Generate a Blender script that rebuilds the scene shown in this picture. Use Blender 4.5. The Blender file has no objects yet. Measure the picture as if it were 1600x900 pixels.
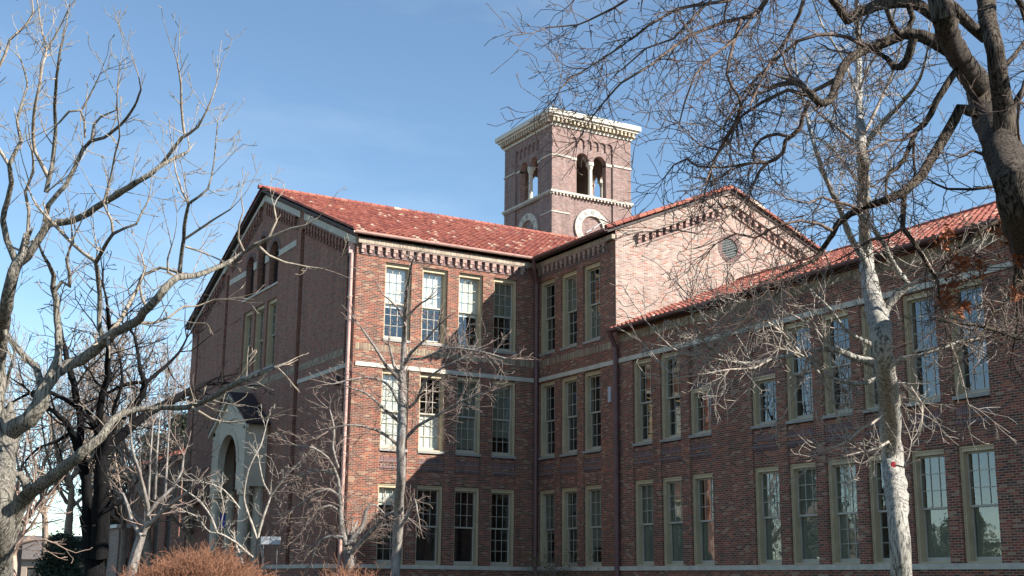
import bpy, math, random
import numpy as np
from mathutils import Vector, Matrix
from mathutils.geometry import tessellate_polygon
R = math.radians
random.seed(7)
rng = np.random.default_rng(11)
scene = bpy.context.scene
COL = scene.collection

# ------------------------------------------------------------------ camera
F_PX = 2009.616
CAM = np.array([-19.2757, -46.1351, 1.6])
FW = np.array([0.4843101, 0.8461031, 0.2226054])
RT = np.array([0.8666447, -0.4988164, 0.0104458])
UP = np.array([-0.1198775, -0.1878608, 0.9748527])
cd = bpy.data.cameras.new('camera')
cam = bpy.data.objects.new('camera', cd); COL.objects.link(cam)
cam.matrix_world = Matrix(((RT[0], UP[0], -FW[0], CAM[0]), (RT[1], UP[1], -FW[1], CAM[1]),
                           (RT[2], UP[2], -FW[2], CAM[2]), (0, 0, 0, 1)))
cd.sensor_width = 36; cd.lens = F_PX / 1600 * 36; cd.clip_start = .1; cd.clip_end = 6000
scene.camera = cam

def at(x, y, w):
    return CAM + (FW + RT * (x - 800) / F_PX - UP * (y - 450) / F_PX) * w

# ------------------------------------------------------------------ materials
def newmat(name):
    m = bpy.data.materials.new(name); m.use_nodes = True
    nt = m.node_tree; nt.nodes.clear()
    out = nt.nodes.new('ShaderNodeOutputMaterial')
    b = nt.nodes.new('ShaderNodeBsdfPrincipled')
    nt.links.new(b.outputs[0], out.inputs[0])
    return m, nt, b, out
def N(nt, t, **kw):
    n = nt.nodes.new(t)
    for k, v in kw.items(): setattr(n, k, v)
    return n
def ramp(nt, stops, interp='LINEAR'):
    n = N(nt, 'ShaderNodeValToRGB'); cr = n.color_ramp; cr.interpolation = interp
    while len(cr.elements) < len(stops): cr.elements.new(.5)
    for e, (p, c) in zip(cr.elements, stops): e.position = p; e.color = (*c, 1)
    return n
def noise(nt, vec, scale, detail=4, rough=.6):
    n = N(nt, 'ShaderNodeTexNoise'); n.inputs['Scale'].default_value = scale
    n.inputs['Detail'].default_value = detail; n.inputs['Roughness'].default_value = rough
    if vec is not None: nt.links.new(vec, n.inputs['Vector'])
    return n
def mixc(nt, fac, a, b, mode='MIX'):
    n = N(nt, 'ShaderNodeMix', data_type='RGBA', blend_type=mode)
    for s, v in ((0, fac), (6, a), (7, b)):
        if hasattr(v, 'node'): nt.links.new(v, n.inputs[s])
        elif isinstance(v, (int, float)): n.inputs[s].default_value = v
        else: n.inputs[s].default_value = (*v, 1)
    return n.outputs[2]
def bump(nt, b, h, dist, strength=1):
    n = N(nt, 'ShaderNodeBump'); n.inputs['Distance'].default_value = dist
    n.inputs['Strength'].default_value = strength
    nt.links.new(h, n.inputs['Height']); nt.links.new(n.outputs[0], b.inputs['Normal'])

def brick_mat(name, bw, bh, stops, mortar, offset=.5, msize=.011, blotch=.35, seed=0.):
    m, nt, b, out = newmat(name)
    uv = N(nt, 'ShaderNodeTexCoord').outputs['UV']
    mp = N(nt, 'ShaderNodeMapping'); mp.inputs['Location'].default_value = (seed, seed * .7, 0)
    nt.links.new(uv, mp.inputs[0]); v = mp.outputs[0]
    br = N(nt, 'ShaderNodeTexBrick'); br.offset = offset; br.offset_frequency = 2
    br.inputs['Color1'].default_value = (0, 0, 0, 1); br.inputs['Color2'].default_value = (1, 1, 1, 1)
    br.inputs['Mortar'].default_value = (.5, .5, .5, 1)
    br.inputs['Scale'].default_value = 1; br.inputs['Mortar Size'].default_value = msize
    br.inputs['Mortar Smooth'].default_value = .15; br.inputs['Bias'].default_value = 0
    br.inputs['Brick Width'].default_value = bw; br.inputs['Row Height'].default_value = bh
    nt.links.new(v, br.inputs['Vector'])
    cr = ramp(nt, stops, 'CONSTANT'); nt.links.new(br.outputs['Color'], cr.inputs[0])
    fine = noise(nt, v, 38, 3, .7)
    mean = tuple(sum(c[i] for _, c in stops) / len(stops) for i in range(3))
    soft = mixc(nt, .16, cr.outputs[0], mean)
    c1 = mixc(nt, .35, soft, mixc(nt, 1, soft, fine.outputs['Color'], 'OVERLAY'))
    big = noise(nt, v, .45, 5, .6)
    bl = ramp(nt, [(.3, (.72, .72, .74)), (.7, (1.12, 1.1, 1.08))]); nt.links.new(big.outputs[0], bl.inputs[0])
    c2 = mixc(nt, br.outputs['Fac'], c1, mortar)
    c3 = mixc(nt, blotch, c2, mixc(nt, 1, c2, bl.outputs[0], 'MULTIPLY'))
    wash = noise(nt, v, 1.7, 6, .7)
    wr = ramp(nt, [(.56, (0, 0, 0)), (.78, (.22, .22, .22))]); nt.links.new(wash.outputs[0], wr.inputs[0])
    c4 = mixc(nt, wr.outputs[0], c3, tuple(min(1, x * 1.02) for x in mortar))
    ms = N(nt, 'ShaderNodeMapping'); ms.inputs['Scale'].default_value = (2.6, .22, 1); nt.links.new(v, ms.inputs[0])
    sn_ = noise(nt, ms.outputs[0], 1.0, 6, .65)
    sr = ramp(nt, [(.36, (.66, .64, .62)), (.56, (1.03, 1.03, 1.03))]); nt.links.new(sn_.outputs[0], sr.inputs[0])
    c4 = mixc(nt, .6, c4, mixc(nt, 1, c4, sr.outputs[0], 'MULTIPLY'))
    nt.links.new(c4, b.inputs['Base Color'])
    b.inputs['Roughness'].default_value = .88
    inv = N(nt, 'ShaderNodeMath', operation='SUBTRACT'); inv.inputs[0].default_value = 1
    nt.links.new(br.outputs['Fac'], inv.inputs[1])
    ad = N(nt, 'ShaderNodeMath', operation='MULTIPLY_ADD'); nt.links.new(fine.outputs[0], ad.inputs[0]); ad.inputs[1].default_value = .5
    nt.links.new(inv.outputs[0], ad.inputs[2])
    bump(nt, b, ad.outputs[0], .008, .8)
    return m
DK = (.052, .026, .020); PL = (.12, .036, .026); RD = (.25, .050, .028); OR = (.39, .118, .056); TN = (.36, .24, .155); GR = (.13, .070, .052)
BRICK = brick_mat('brick', .225, .0685, [(0, DK), (.13, GR), (.27, PL), (.42, RD), (.62, (.19, .045, .026)), (.78, OR), (.86, TN), (.93, (.30, .09, .05))], (.34, .235, .17))
BRICKD = brick_mat('brick dark gable', .225, .0685, [(0, (.12, .050, .036)), (.16, (.23, .105, .072)), (.38, (.23, .068, .044)), (.55, (.33, .088, .050)), (.80, (.28, .15, .10)), (.93, RD)], (.33, .23, .17), seed=3.3)
BRICKL = brick_mat('brick pale', .225, .0685, [(0, (.20, .12, .095)), (.12, (.35, .26, .21)), (.36, (.30, .17, .13)), (.56, (.38, .28, .23)), (.76, (.34, .12, .07)), (.88, (.43, .36, .29))], (.44, .38, .33), seed=5.1)  # pale copy of the brick; cross gable's strong sunlight put into its colour
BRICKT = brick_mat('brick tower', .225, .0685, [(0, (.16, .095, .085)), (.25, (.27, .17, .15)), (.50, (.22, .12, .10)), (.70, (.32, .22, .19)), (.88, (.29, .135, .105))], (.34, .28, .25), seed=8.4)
SOLD = brick_mat('soldier course brick', .0685, .30, [(0, (.40, .31, .20)), (.2, (.22, .14, .09)), (.5, (.46, .37, .25)), (.75, (.30, .21, .14)), (.9, (.50, .42, .30))], (.22, .17, .13), offset=0, seed=1.4)
SOLDD = brick_mat('soldier course red', .0685, .22, [(0, (.09, .05, .05)), (.3, (.19, .07, .055)), (.6, (.13, .06, .055)), (.8, (.24, .10, .08))], (.25, .21, .2), offset=0, seed=2.2)
CORB = brick_mat('corbel brick', .21, .0685, [(0, (.38, .20, .16)), (.3, (.44, .27, .22)), (.6, (.32, .15, .12)), (.8, (.48, .34, .27))], (.44, .37, .32), seed=4.2)
SOLDL = brick_mat('pale soldier course', .0685, .30, [(0, (.46, .37, .27)), (.3, (.36, .27, .19)), (.5, (.54, .45, .34)), (.8, (.42, .32, .24))], (.30, .25, .2), offset=0, seed=6.4)

def plain(name, col, rough=.6, var=.25, scale=3., bumpd=0, metal=0, stain=None, streak=False):
    m, nt, b, out = newmat(name)
    tc = N(nt, 'ShaderNodeTexCoord'); v = tc.outputs['Object']
    if streak:
        mp = N(nt, 'ShaderNodeMapping'); mp.inputs['Scale'].default_value = (1, 1, .15)
        nt.links.new(v, mp.inputs[0]); v = mp.outputs[0]
    n = noise(nt, v, scale, 6, .65)
    lo = tuple(c * (1 - var) for c in col); hi = tuple(min(1, c * (1 + var)) for c in col)
    if stain: lo = stain
    cr = ramp(nt, [(.32, lo), (.68, hi)]); nt.links.new(n.outputs[0], cr.inputs[0])
    nt.links.new(cr.outputs[0], b.inputs['Base Color'])
    b.inputs['Roughness'].default_value = rough; b.inputs['Metallic'].default_value = metal
    if bumpd: bump(nt, b, n.outputs[0], bumpd)
    return m
STONE = plain('limestone', (.50, .46, .38), .8, .18, 2.5, .004)
CREAM = plain('cream terracotta', (.62, .58, .48), .7, .12, 2, .004)
CREAMD = plain('weathered cream', (.50, .44, .32), .8, .25, 3, .004)
FRAME = plain('olive tan window paint', (.50, .395, .245), .55, .12, 2)
SASH = plain('sash paint', (.42, .38, .31), .5, .1, 2)
SILLM = plain('sill', (.30, .28, .25), .7, .15, 3)
MAROON = plain('maroon metal paint', (.14, .065, .062), .5, .2, 2)
PIPEL = plain('pipe pinkish paint', (.50, .30, .25), .5, .2, 4)
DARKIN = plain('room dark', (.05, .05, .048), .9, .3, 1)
BLINDW = plain('white roller blind', (.74, .76, .70), .8, .04, 1)
BLINDG = plain('grey green blind', (.20, .20, .145), .8, .1, 1)
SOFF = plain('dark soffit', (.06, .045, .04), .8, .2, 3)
PORT = plain('portal painted stone', (.56, .49, .38), .8, .12, 1.5, .003)
WOODD = plain('dark door wood', (.06, .035, .022), .5, .3, 5)
COPPER = plain('oxidised louvre', (.13, .145, .14), .7, .2, 6)
GROUNDM = plain('dormant winter turf', (.055, .046, .03), .95, .35, .6, .02)
BLUE = plain('blue cloth', (.02, .06, .33), .8, .15, 4)
SIGNM = plain('blank sign panel', (.42, .44, .46), .5, .06, 3)
WHITEP = plain('house white trim', (.7, .68, .62), .6, .06, 3)
SHINGLE = plain('grey shingle', (.13, .11, .10), .9, .3, 6, .01)

def bark(name, lit, dark, scale=6., zs=.18, bd=.02, pos=(.38, .62), spots=None):
    m, nt, b, out = newmat(name)
    v = N(nt, 'ShaderNodeTexCoord').outputs['Object']
    mp = N(nt, 'ShaderNodeMapping'); mp.inputs['Scale'].default_value = (1, 1, zs)
    nt.links.new(v, mp.inputs[0])
    n = noise(nt, mp.outputs[0], scale, 8, .72)
    cr = ramp(nt, [(pos[0], dark), (pos[1], lit)]); nt.links.new(n.outputs[0], cr.inputs[0])
    c = cr.outputs[0]
    if spots:
        n2 = noise(nt, v, 2.3, 4, .6); r2 = ramp(nt, [(.52, (0, 0, 0)), (.6, (1, 1, 1))]); nt.links.new(n2.outputs[0], r2.inputs[0])
        c = mixc(nt, r2.outputs[0], c, spots)
    nt.links.new(c, b.inputs['Base Color']); b.inputs['Roughness'].default_value = .9
    bump(nt, b, n.outputs[0], bd); b.inputs['Specular IOR Level'].default_value = .12
    return m
B_L1 = bark('pale grey furrowed bark', (.34, .31, .255), (.06, .052, .043), 24, .09, .07, (.42, .57))
B_L1T = bark('pale twig bark', (.40, .34, .27), (.18, .145, .11), 9, 1, .003)
B_R1 = bark('dark grey furrowed bark', (.165, .135, .105), (.018, .013, .011), 26, .09, .08, (.43, .58))
B_R1T = bark('dark twig bark', (.21, .155, .125), (.05, .037, .033), 9, 1, .003)
B_SY = bark('chalky white flaking bark', (.46, .435, .38), (.07, .062, .054), 22, .13, .05, (.39, .54))
B_SYT = bark('pale grey twig bark', (.44, .39, .33), (.22, .185, .16), 9, 1, .003)
B_YG = bark('young grey bark', (.36, .33, .29), (.14, .12, .11), 9, .3, .008)
B_YGT = bark('grey brown twig bark', (.34, .27, .22), (.17, .125, .11), 9, 1, .003)
B_DK = bark('shade darkened bark', (.014, .013, .014), (.006, .006, .006), 16, .16, .03)  # near-black because the twin tree's shade is put into the bark colour
B_DKT = bark('dark brown twig bark', (.045, .036, .032), (.018, .015, .014), 9, 1, .003)
B_WH = bark('white shrub bark', (.50, .46, .39), (.24, .21, .18), 12, .5, .004)
B_TAN = bark('tan hazy twig bark', (.40, .32, .25), (.22, .17, .14), 9, 1, .003)
B_PK = bark('pinkish bark', (.50, .36, .28), (.28, .19, .15), 9, .3, .006)
B_RED = bark('russet stem', (.38, .195, .12), (.17, .08, .05), 9, .5, .003)

def leafmat(name, stops):
    m, nt, b, out = newmat(name)
    oi = N(nt, 'ShaderNodeTexCoord'); n = noise(nt, oi.outputs['Object'], 3.1, 3, .8)
    cr = ramp(nt, stops); nt.links.new(n.outputs[0], cr.inputs[0]); nt.links.new(cr.outputs[0], b.inputs['Base Color'])
    b.inputs['Roughness'].default_value = .7
    return m
LEAFB = leafmat('russet dead leaf', [(.3, (.12, .03, .012)), (.5, (.30, .085, .025)), (.7, (.42, .17, .05))])
NEEDLE = leafmat('dull green needles', [(.3, (.022, .032, .018)), (.5, (.06, .07, .035)), (.72, (.13, .135, .07))])
NEEDLE2 = leafmat('dark green needles', [(.3, (.012, .022, .014)), (.55, (.035, .055, .028)), (.75, (.07, .09, .04))])
LEAFY = leafmat('yellow green leaves', [(.3, (.05, .05, .015)), (.55, (.13, .12, .03)), (.75, (.30, .22, .04))])

def glassmat(name, ior, tint):
    m = bpy.data.materials.new(name); m.use_nodes = True; nt = m.node_tree; nt.nodes.clear()
    out = N(nt, 'ShaderNodeOutputMaterial'); tr = N(nt, 'ShaderNodeBsdfTransparent'); tr.inputs[0].default_value = (*tint, 1)
    gl = N(nt, 'ShaderNodeBsdfGlossy'); gl.inputs['Roughness'].default_value = .015
    ge = N(nt, 'ShaderNodeNewGeometry'); dt = N(nt, 'ShaderNodeVectorMath', operation='DOT_PRODUCT')
    nt.links.new(ge.outputs['Normal'], dt.inputs[0]); nt.links.new(ge.outputs['Incoming'], dt.inputs[1])
    def mth(op, a, b=None):
        n = N(nt, 'ShaderNodeMath', operation=op)
        for i, v in enumerate((a, b)):
            if v is None: continue
            if hasattr(v, 'node'): nt.links.new(v, n.inputs[i])
            else: n.inputs[i].default_value = v
        return n.outputs[0]
    sch = mth('ADD', mth('MULTIPLY', mth('POWER', mth('SUBTRACT', 1., mth('ABSOLUTE', dt.outputs['Value'])), 5.), 1 - ior), ior)   # Schlick, same from both sides
    mx = N(nt, 'ShaderNodeMixShader'); nt.links.new(sch, mx.inputs[0]); nt.links.new(tr.outputs[0], mx.inputs[1]); nt.links.new(gl.outputs[0], mx.inputs[2])
    nt.links.new(mx.outputs[0], out.inputs[0])
    v = N(nt, 'ShaderNodeTexCoord').outputs['Object']; n = noise(nt, v, 1.6, 2, .5)
    bp = N(nt, 'ShaderNodeBump'); bp.inputs['Distance'].default_value = .005; bp.inputs['Strength'].default_value = .5
    nt.links.new(n.outputs[0], bp.inputs['Height']); nt.links.new(bp.outputs[0], gl.inputs['Normal'])
    return m
GLASS = glassmat('window glass', .15, (.86, .89, .88))

def tilemat():
    m, nt, b, out = newmat('terracotta roof tile')
    uv = N(nt, 'ShaderNodeTexCoord').outputs['UV']
    fl = N(nt, 'ShaderNodeVectorMath', operation='FLOOR'); nt.links.new(uv, fl.inputs[0])
    wn = N(nt, 'ShaderNodeTexWhiteNoise', noise_dimensions='2D'); nt.links.new(fl.outputs[0], wn.inputs['Vector'])
    cr = ramp(nt, [(0, (.32, .094, .062)), (.22, (.37, .120, .078)), (.42, (.27, .075, .052)), (.6, (.34, .100, .064)), (.78, (.40, .145, .095)),
                   (.9, (.23, .065, .050)), (.962, (.58, .42, .30))], 'CONSTANT')
    nt.links.new(wn.outputs[0], cr.inputs[0])
    ob = N(nt, 'ShaderNodeTexCoord').outputs['Object']; n = noise(nt, ob, 1.3, 6, .7)
    bl = ramp(nt, [(.3, (.72, .70, .70)), (.7, (1.1, 1.1, 1.1))]); nt.links.new(n.outputs[0], bl.inputs[0])
    c = mixc(nt, .8, cr.outputs[0], mixc(nt, 1, cr.outputs[0], bl.outputs[0], 'MULTIPLY'))
    nt.links.new(c, b.inputs['Base Color']); b.inputs['Roughness'].default_value = .8
    n2 = noise(nt, ob, 30, 3, .6); bump(nt, b, n2.outputs[0], .004)
    return m
TILE = tilemat()

# ------------------------------------------------------------------ object helpers
def tag(o, label=None, cat=None, group=None, kind=None):
    if label: o['label'] = label
    if cat: o['category'] = cat
    if group: o['group'] = group
    if kind: o['kind'] = kind
    return o
def empty(name, loc, label, cat, group=None):
    o = bpy.data.objects.new(name, None); COL.objects.link(o); o.location = loc; o.empty_display_size = .5
    return tag(o, label, cat, group)

class MB:
    def __init__(s): s.v = []; s.f = []; s.m = []; s.uv = []
    def face(s, pts, mi=0, uv=None):
        i = len(s.v); s.v += [tuple(p) for p in pts]; s.f.append(tuple(range(i, i + len(pts)))); s.m.append(mi)
        if uv is None:
            a = Vector(pts[0]); b = Vector(pts[1]); c = Vector(pts[2])
            n = (b - a).cross(c - a)
            if n.length < 1e-9 and len(pts) > 3: n = (c - a).cross(Vector(pts[3]) - a)
            ax = max(range(3), key=lambda k: abs(n[k]))
            if ax == 0: uv = [(-p[1], p[2]) for p in pts]
            elif ax == 1: uv = [(p[0], p[2]) for p in pts]
            else: uv = [(p[0], p[1]) for p in pts]
        s.uv += uv
    def box(s, fr, u0, u1, z0, z1, w0, w1, mi=0, skip=()):
        P = fr
        c = {k: P(u, z, w) for k, (u, z, w) in enumerate([(u0, z0, w0), (u1, z0, w0), (u1, z1, w0), (u0, z1, w0), (u0, z0, w1), (u1, z0, w1), (u1, z1, w1), (u0, z1, w1)])}
        for k, q in enumerate([(4, 5, 6, 7), (1, 0, 3, 2), (0, 4, 7, 3), (5, 1, 2, 6), (3, 7, 6, 2), (0, 1, 5, 4)]):
            if k in skip: continue
            s.face([c[i] for i in q], mi)
    def tube(s, pts, r, n=8, mi=0, cap=True):
        pts = [Vector(p) for p in pts]; rings = []
        for i, p in enumerate(pts):
            t = (pts[min(i + 1, len(pts) - 1)] - pts[max(i - 1, 0)]).normalized()
            a = t.cross(Vector((0, 0, 1)) if abs(t.z) < .9 else Vector((1, 0, 0))).normalized(); b = t.cross(a)
            rr = r[i] if isinstance(r, (list, tuple)) else r
            rings.append([p + (a * math.cos(2 * math.pi * k / n) + b * math.sin(2 * math.pi * k / n)) * rr for k in range(n)])
        for i in range(len(pts) - 1):
            for k in range(n):
                s.face([rings[i][k], rings[i][(k + 1) % n], rings[i + 1][(k + 1) % n], rings[i + 1][k]], mi)
        if cap: s.face(rings[0][::-1], mi); s.face(rings[-1], mi)
    def build(s, name, mats, parent=None, smooth=False):
        me = bpy.data.meshes.new(name); me.from_pydata(s.v, [], s.f)
        if not isinstance(mats, (list, tuple)): mats = [mats]
        for m in mats: me.materials.append(m)
        me.polygons.foreach_set('material_index', s.m)
        l = me.uv_layers.new(name='UVMap'); l.data.foreach_set('uv', np.array(s.uv, dtype=np.float32).ravel())
        if smooth: me.polygons.foreach_set('use_smooth', [True] * len(s.f))
        me.update()
        o = bpy.data.objects.new(name, me); COL.objects.link(o)
        if parent is not None:
            o.parent = parent; o.matrix_parent_inverse = inv_world(parent)
        return o
def inv_world(p):
    M = Matrix.Identity(4); q = p
    loc = Vector((0, 0, 0))
    chain = []
    while q is not None: chain.append(q); q = q.parent
    W = Matrix.Identity(4)
    for q in reversed(chain):
        W = W @ q.matrix_parent_inverse @ Matrix.Translation(q.location) if q.parent else Matrix.Translation(q.location)
    return W.inverted()

def frame(O, U, Nn):
    O = Vector(O); U = Vector(U); Nn = Vector(Nn); Z = Vector((0, 0, 1))
    return lambda u, z, w=0: O + U * u + Z * z + Nn * w
def wallface(mb, fr, outer, holes, w=0., depth=.3, mi=0, reveal_mi=None):
    loops = [[Vector((a, b, 0)) for a, b in outer]] + [[Vector((a, b, 0)) for a, b in h] for h in holes]
    flat = [p for l in loops for p in l]
    nrm = (fr(0, 0, 1) - fr(0, 0, 0))
    for t in tessellate_polygon(loops):
        pts = [fr(flat[i].x, flat[i].y, w) for i in t]
        if (pts[1] - pts[0]).cross(pts[2] - pts[0]).dot(nrm) < 0: pts = pts[::-1]
        mb.face(pts, mi)
    for h in holes:
        for i in range(len(h)):
            a = h[i]; b = h[(i + 1) % len(h)]
            mb.face([fr(*a, w), fr(*b, w), fr(*b, w - depth), fr(*a, w - depth)], mi if reveal_mi is None else reveal_mi)
def rect(u0, u1, z0, z1): return [(u0, z0), (u1, z0), (u1, z1), (u0, z1)]
def archpoly(u0, u1, z0, zs, n=12):
    c = (u0 + u1) / 2; r = (u1 - u0) / 2
    return [(u0, z0), (u1, z0)] + [(c + r * math.cos(a), zs + r * math.sin(a)) for a in np.linspace(0, math.pi, n)]

# ------------------------------------------------------------------ double hung window
def window(parent, fr, u0, u1, z0, z1, blind=None, bm=None, plainlow=False, label=None, sill=True, single=False, curtain=False):
    f = MB(); D0 = -.12; D1 = -.44
    jw = .085
    # outer frame (blind stop stepped)
    for a, b in ((u0 + .004, u0 + jw), (u1 - jw, u1 - .004)): f.box(fr, a, b, z0 + .05, z1 - .004, D1, D0)
    f.box(fr, u0 + jw, u1 - jw, z1 - .15, z1 - .006, D1, D0)
    f.box(fr, u0 + .004, u1 - .004, z0 + .004, z0 + .05, D1, D0 + .03)
    for a, b in ((u0 + .004, u0 + .05), (u1 - .05, u1 - .004)): f.box(fr, a, b, z0 + .053, z1 - .008, D0, D0 + .035)
    f.box(fr, u0 + .053, u1 - .053, z1 - .055, z1 - .008, D0, D0 + .034)
    o = f.build('window', FRAME, parent)
    if label: o['label'] = label
    a0, a1, b0, b1 = u0 + jw, u1 - jw, z0 + .05, z1 - .15
    zm = (b0 + b1) / 2 if not single else b0 + .06
    s = MB(); g = MB()
    def sashf(za, zb, w, bot, top, grid):
        st = .05
        s.box(fr, a0 + .002, a0 + st, za, zb, w - .04, w); s.box(fr, a1 - st, a1 - .002, za, zb, w - .04, w)
        s.box(fr, a0 + st, a1 - st, za, za + bot, w - .04, w); s.box(fr, a0 + st, a1 - st, zb - top, zb, w - .04, w)
        gu0, gu1, gz0, gz1 = a0 + st, a1 - st, za + bot, zb - top
        if grid:
            for k in (1, 2):
                c = gu0 + (gu1 - gu0) * k / 3; s.box(fr, c - .011, c + .011, gz0, gz1, w - .03, w - .008, skip=(1,))
                c = gz0 + (gz1 - gz0) * k / 3; s.box(fr, gu0, gu1, c - .011, c + .011, w - .031, w - .010, skip=(1,))
        g.face([fr(gu0, gz0, w - .024), fr(gu1, gz0, w - .024), fr(gu1, gz1, w - .024), fr(gu0, gz1, w - .024)])
    if single:
        sashf(b0, b1, -.27, .09, .06, True)
    else:
        sashf(zm - .03, b1, -.265, .06, .05, True)
        sashf(b0, zm + .03, -.325, .12, .06, not plainlow)
    s.build('sash', SASH, o); g.build('pane', GLASS, o)
    if blind:
        t, bt = blind; H = b1 - b0
        bb = MB(); zt = b1 - H * t; zb = b1 - H * bt
        if curtain:
            n = 16
            for k in range(n):
                ua = a0 + (a1 - a0) * k / n; ub = a0 + (a1 - a0) * (k + 1) / n
                wa = -.42 + .02 * math.sin(k * 2.1); wb = -.42 + .02 * math.sin((k + 1) * 2.1)
                bb.face([fr(ua, zb, wa), fr(ub, zb, wb), fr(ub, zt, wb), fr(ua, zt, wa)])
        else:
            bb.face([fr(a0, zb, -.385), fr(a1, zb, -.385), fr(a1, zt, -.385), fr(a0, zt, -.385)])
            bb.box(fr, a0, a1, zb - .03, zb, -.40, -.375)
        bb.build('blind', bm or BLINDW, o)
    if sill:
        q = MB(); q.box(fr, u0 - .02, u1 + .02, z0 - .10, z0, -.30, .035); q.build('sill', SILLM, o)
    return o

# ------------------------------------------------------------------ school building
school = empty('school_building', (8.41, 0, 0), 'large three storey brick school with terracotta tiled gable roofs and long lower wing', 'building')
L = 8.412; WY = 22.7; RIDY = 11.45; SL = .41; VC = -5.88
F1 = frame((0, 0, 0), (1, 0, 0), (0, -1, 0))          # sunlit front, u = X
F2 = frame((L, 0, 0), (0, -1, 0), (-1, 0, 0))         # side walls, u = -Y
F0 = frame((0, 0, 0), (0, -1, 0), (-1, 0, 0))         # gable end, u = -Y (negative)
G = frame((0, VC, 0), (1, 0, 0), (0, -1, 0))          # cross gable face, u = X
Z = dict(b0=2.2, t1=5.28, s2=6.63, t2=9.74, s3=10.98, t3=14.1, band=(9.78, 9.95))

def soldier(fr, u0, u1, z0, z1, w=.012, mi=1, mb=None): mb.box(fr, u0, u1, z0, z1, -.05, w, mi)

def spandrel(mb, fr, u0, u1):
    # recessed panel between first and second floor windows
    mb.box(fr, u0 + .003, u1 - .003, Z['t1'], Z['s2'] - .13, -.44, -.045, 0)
    mb.box(fr, u0 + .004, u1 - .004, 6.10, 6.32, -.046, -.03, 3)
    mb.box(fr, u0 + .005, u1 - .005, 5.86, 5.95, -.046, .012, 3)
    mb.box(fr, u0 + .005, u1 - .005, 5.795, 5.86, -.046, -.018, 3)
    for k in range(int((u1 - u0) / .14)):
        a = u0 + .03 + k * .14; mb.box(fr, a, a + .07, 5.95, 6.0, -.046, .006, 3)

wf1 = [(1.27, 2.44), (2.93, 4.08), (4.60, 5.74), (6.26, 7.38)]
wf2 = [(.15, 1.39), (1.85, 3.09), (3.55, 4.79)]
wf3a = [(8.14 - 1.2, 8.14), (9.84 - 1.2, 9.84), (11.54 - 1.2, 11.54)]
wf3b = [(r - 1.22, r) for r in (14.85, 16.52, 18.19, 19.86, 21.53, 23.2)]
short = {(11.54 - 1.2, 11.54), (14.85 - 1.22, 14.85)}

def column_holes(cols, third):
    hs = []
    for a, b in cols:
        top = 8.22 if (a, b) in short else Z['t2']
        hs.append(rect(a, b, Z['b0'], Z['t2']))
        if third: hs.append(rect(a, b, Z['s3'], Z['t3']))
    return hs
# --- front wall F1
m = MB()
wallface(m, F1, rect(.0, L, 0, 15.0), column_holes(wf1, True), depth=.45)
for a, b in wf1: spandrel(m, F1, a, b)
m.box(F1, .08, L - .002, 10.42, 10.70, -.05, .012, 1)
m.box(F1, .0, L - .002, 14.70, 14.90, -.05, .17, 4)
m.build('wall', [BRICK, SOLD, STONE, SOLDD, SOLDL], school)['label'] = 'sunlit brick front wall crossed by a diagonal shadow'
# --- side wall F2 + F3
m = MB()
wallface(m, F2, rect(0, -VC, 0, 15.0), column_holes(wf2, True), depth=.45)
for a, b in wf2: spandrel(m, F2, a, b)
m.box(F2, .13, 5.6, 10.42, 10.70, -.05, .012, 1)
m.box(F2, .1, 5.88, 14.72, 14.92, -.05, .17, 4)
m.build('wall', [BRICK, SOLD, STONE, SOLDD, SOLDL], school)['label'] = 'shaded three storey side wall of the inner corner'
m = MB(); WEND = 31.
wallface(m, F2, rect(-VC, WEND, 0, 11.0), column_holes(wf3a + wf3b, False), depth=.45)
for c in wf3a + wf3b:
    spandrel(m, F2, *c)
    if c in short:
        m.box(F2, c[0] + .003, c[1] - .003, 8.25, Z['t2'] - .003, -.44, -.12, 0)
        m.box(F2, c[0] + .004, c[1] - .004, 8.25, 8.48, -.12, -.10, 3)
m.box(F2, 6.1, WEND, 10.58, 10.88, -.05, .012, 1)
m.build('wall', [BRICK, SOLD, STONE, SOLDD], school)['label'] = 'long shaded two storey wall of the lower wing'

# --- corbel tables
def corbels(fr, u0, u1, zt, pitch=.35, h=.36, p0=.13, line=None):
    m = MB(); n = int((u1 - u0) / pitch)
    zf = line or (lambda u: zt)
    for k in range(n):
        a = u0 + k * pitch; z = zf(a + pitch / 2)
        za = zf(a); zb = zf(a + pitch)
        m.box(fr, a, a + pitch * .50, z - h * .60, z - .02, -.01, p0)
        m.box(fr, a, a + pitch * .30, z - h, z - h * .60, -.01, p0 * .8)
        # sloping ledge above and dark brick between the brackets
        for w0, w1, o0, o1, mi in ((-.01, p0 * 1.12, -.045, .02, 0), (-.01, .004, -h, -.045, 1), (-.01, .035, -h - .07, -h, 1)):
            P = [(a, za + o0), (a + pitch, zb + o0), (a + pitch, zb + o1), (a, za + o1)]
            q = [fr(x, y, w1) for x, y in P]; q0 = [fr(x, y, w0) for x, y in P]
            m.face(q, mi); m.face([q[3], q[2], q0[2], q0[3]], mi); m.face([q[0], q0[0], q0[1], q[1]], mi)
    return m
corbels(F1, .16, L - .25, 14.70).build('corbel_table', [CORB, SOLDD], school)
corbels(F2, .2, 5.6, 14.72).build('corbel_table', [CORB, SOLDD], school)
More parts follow.
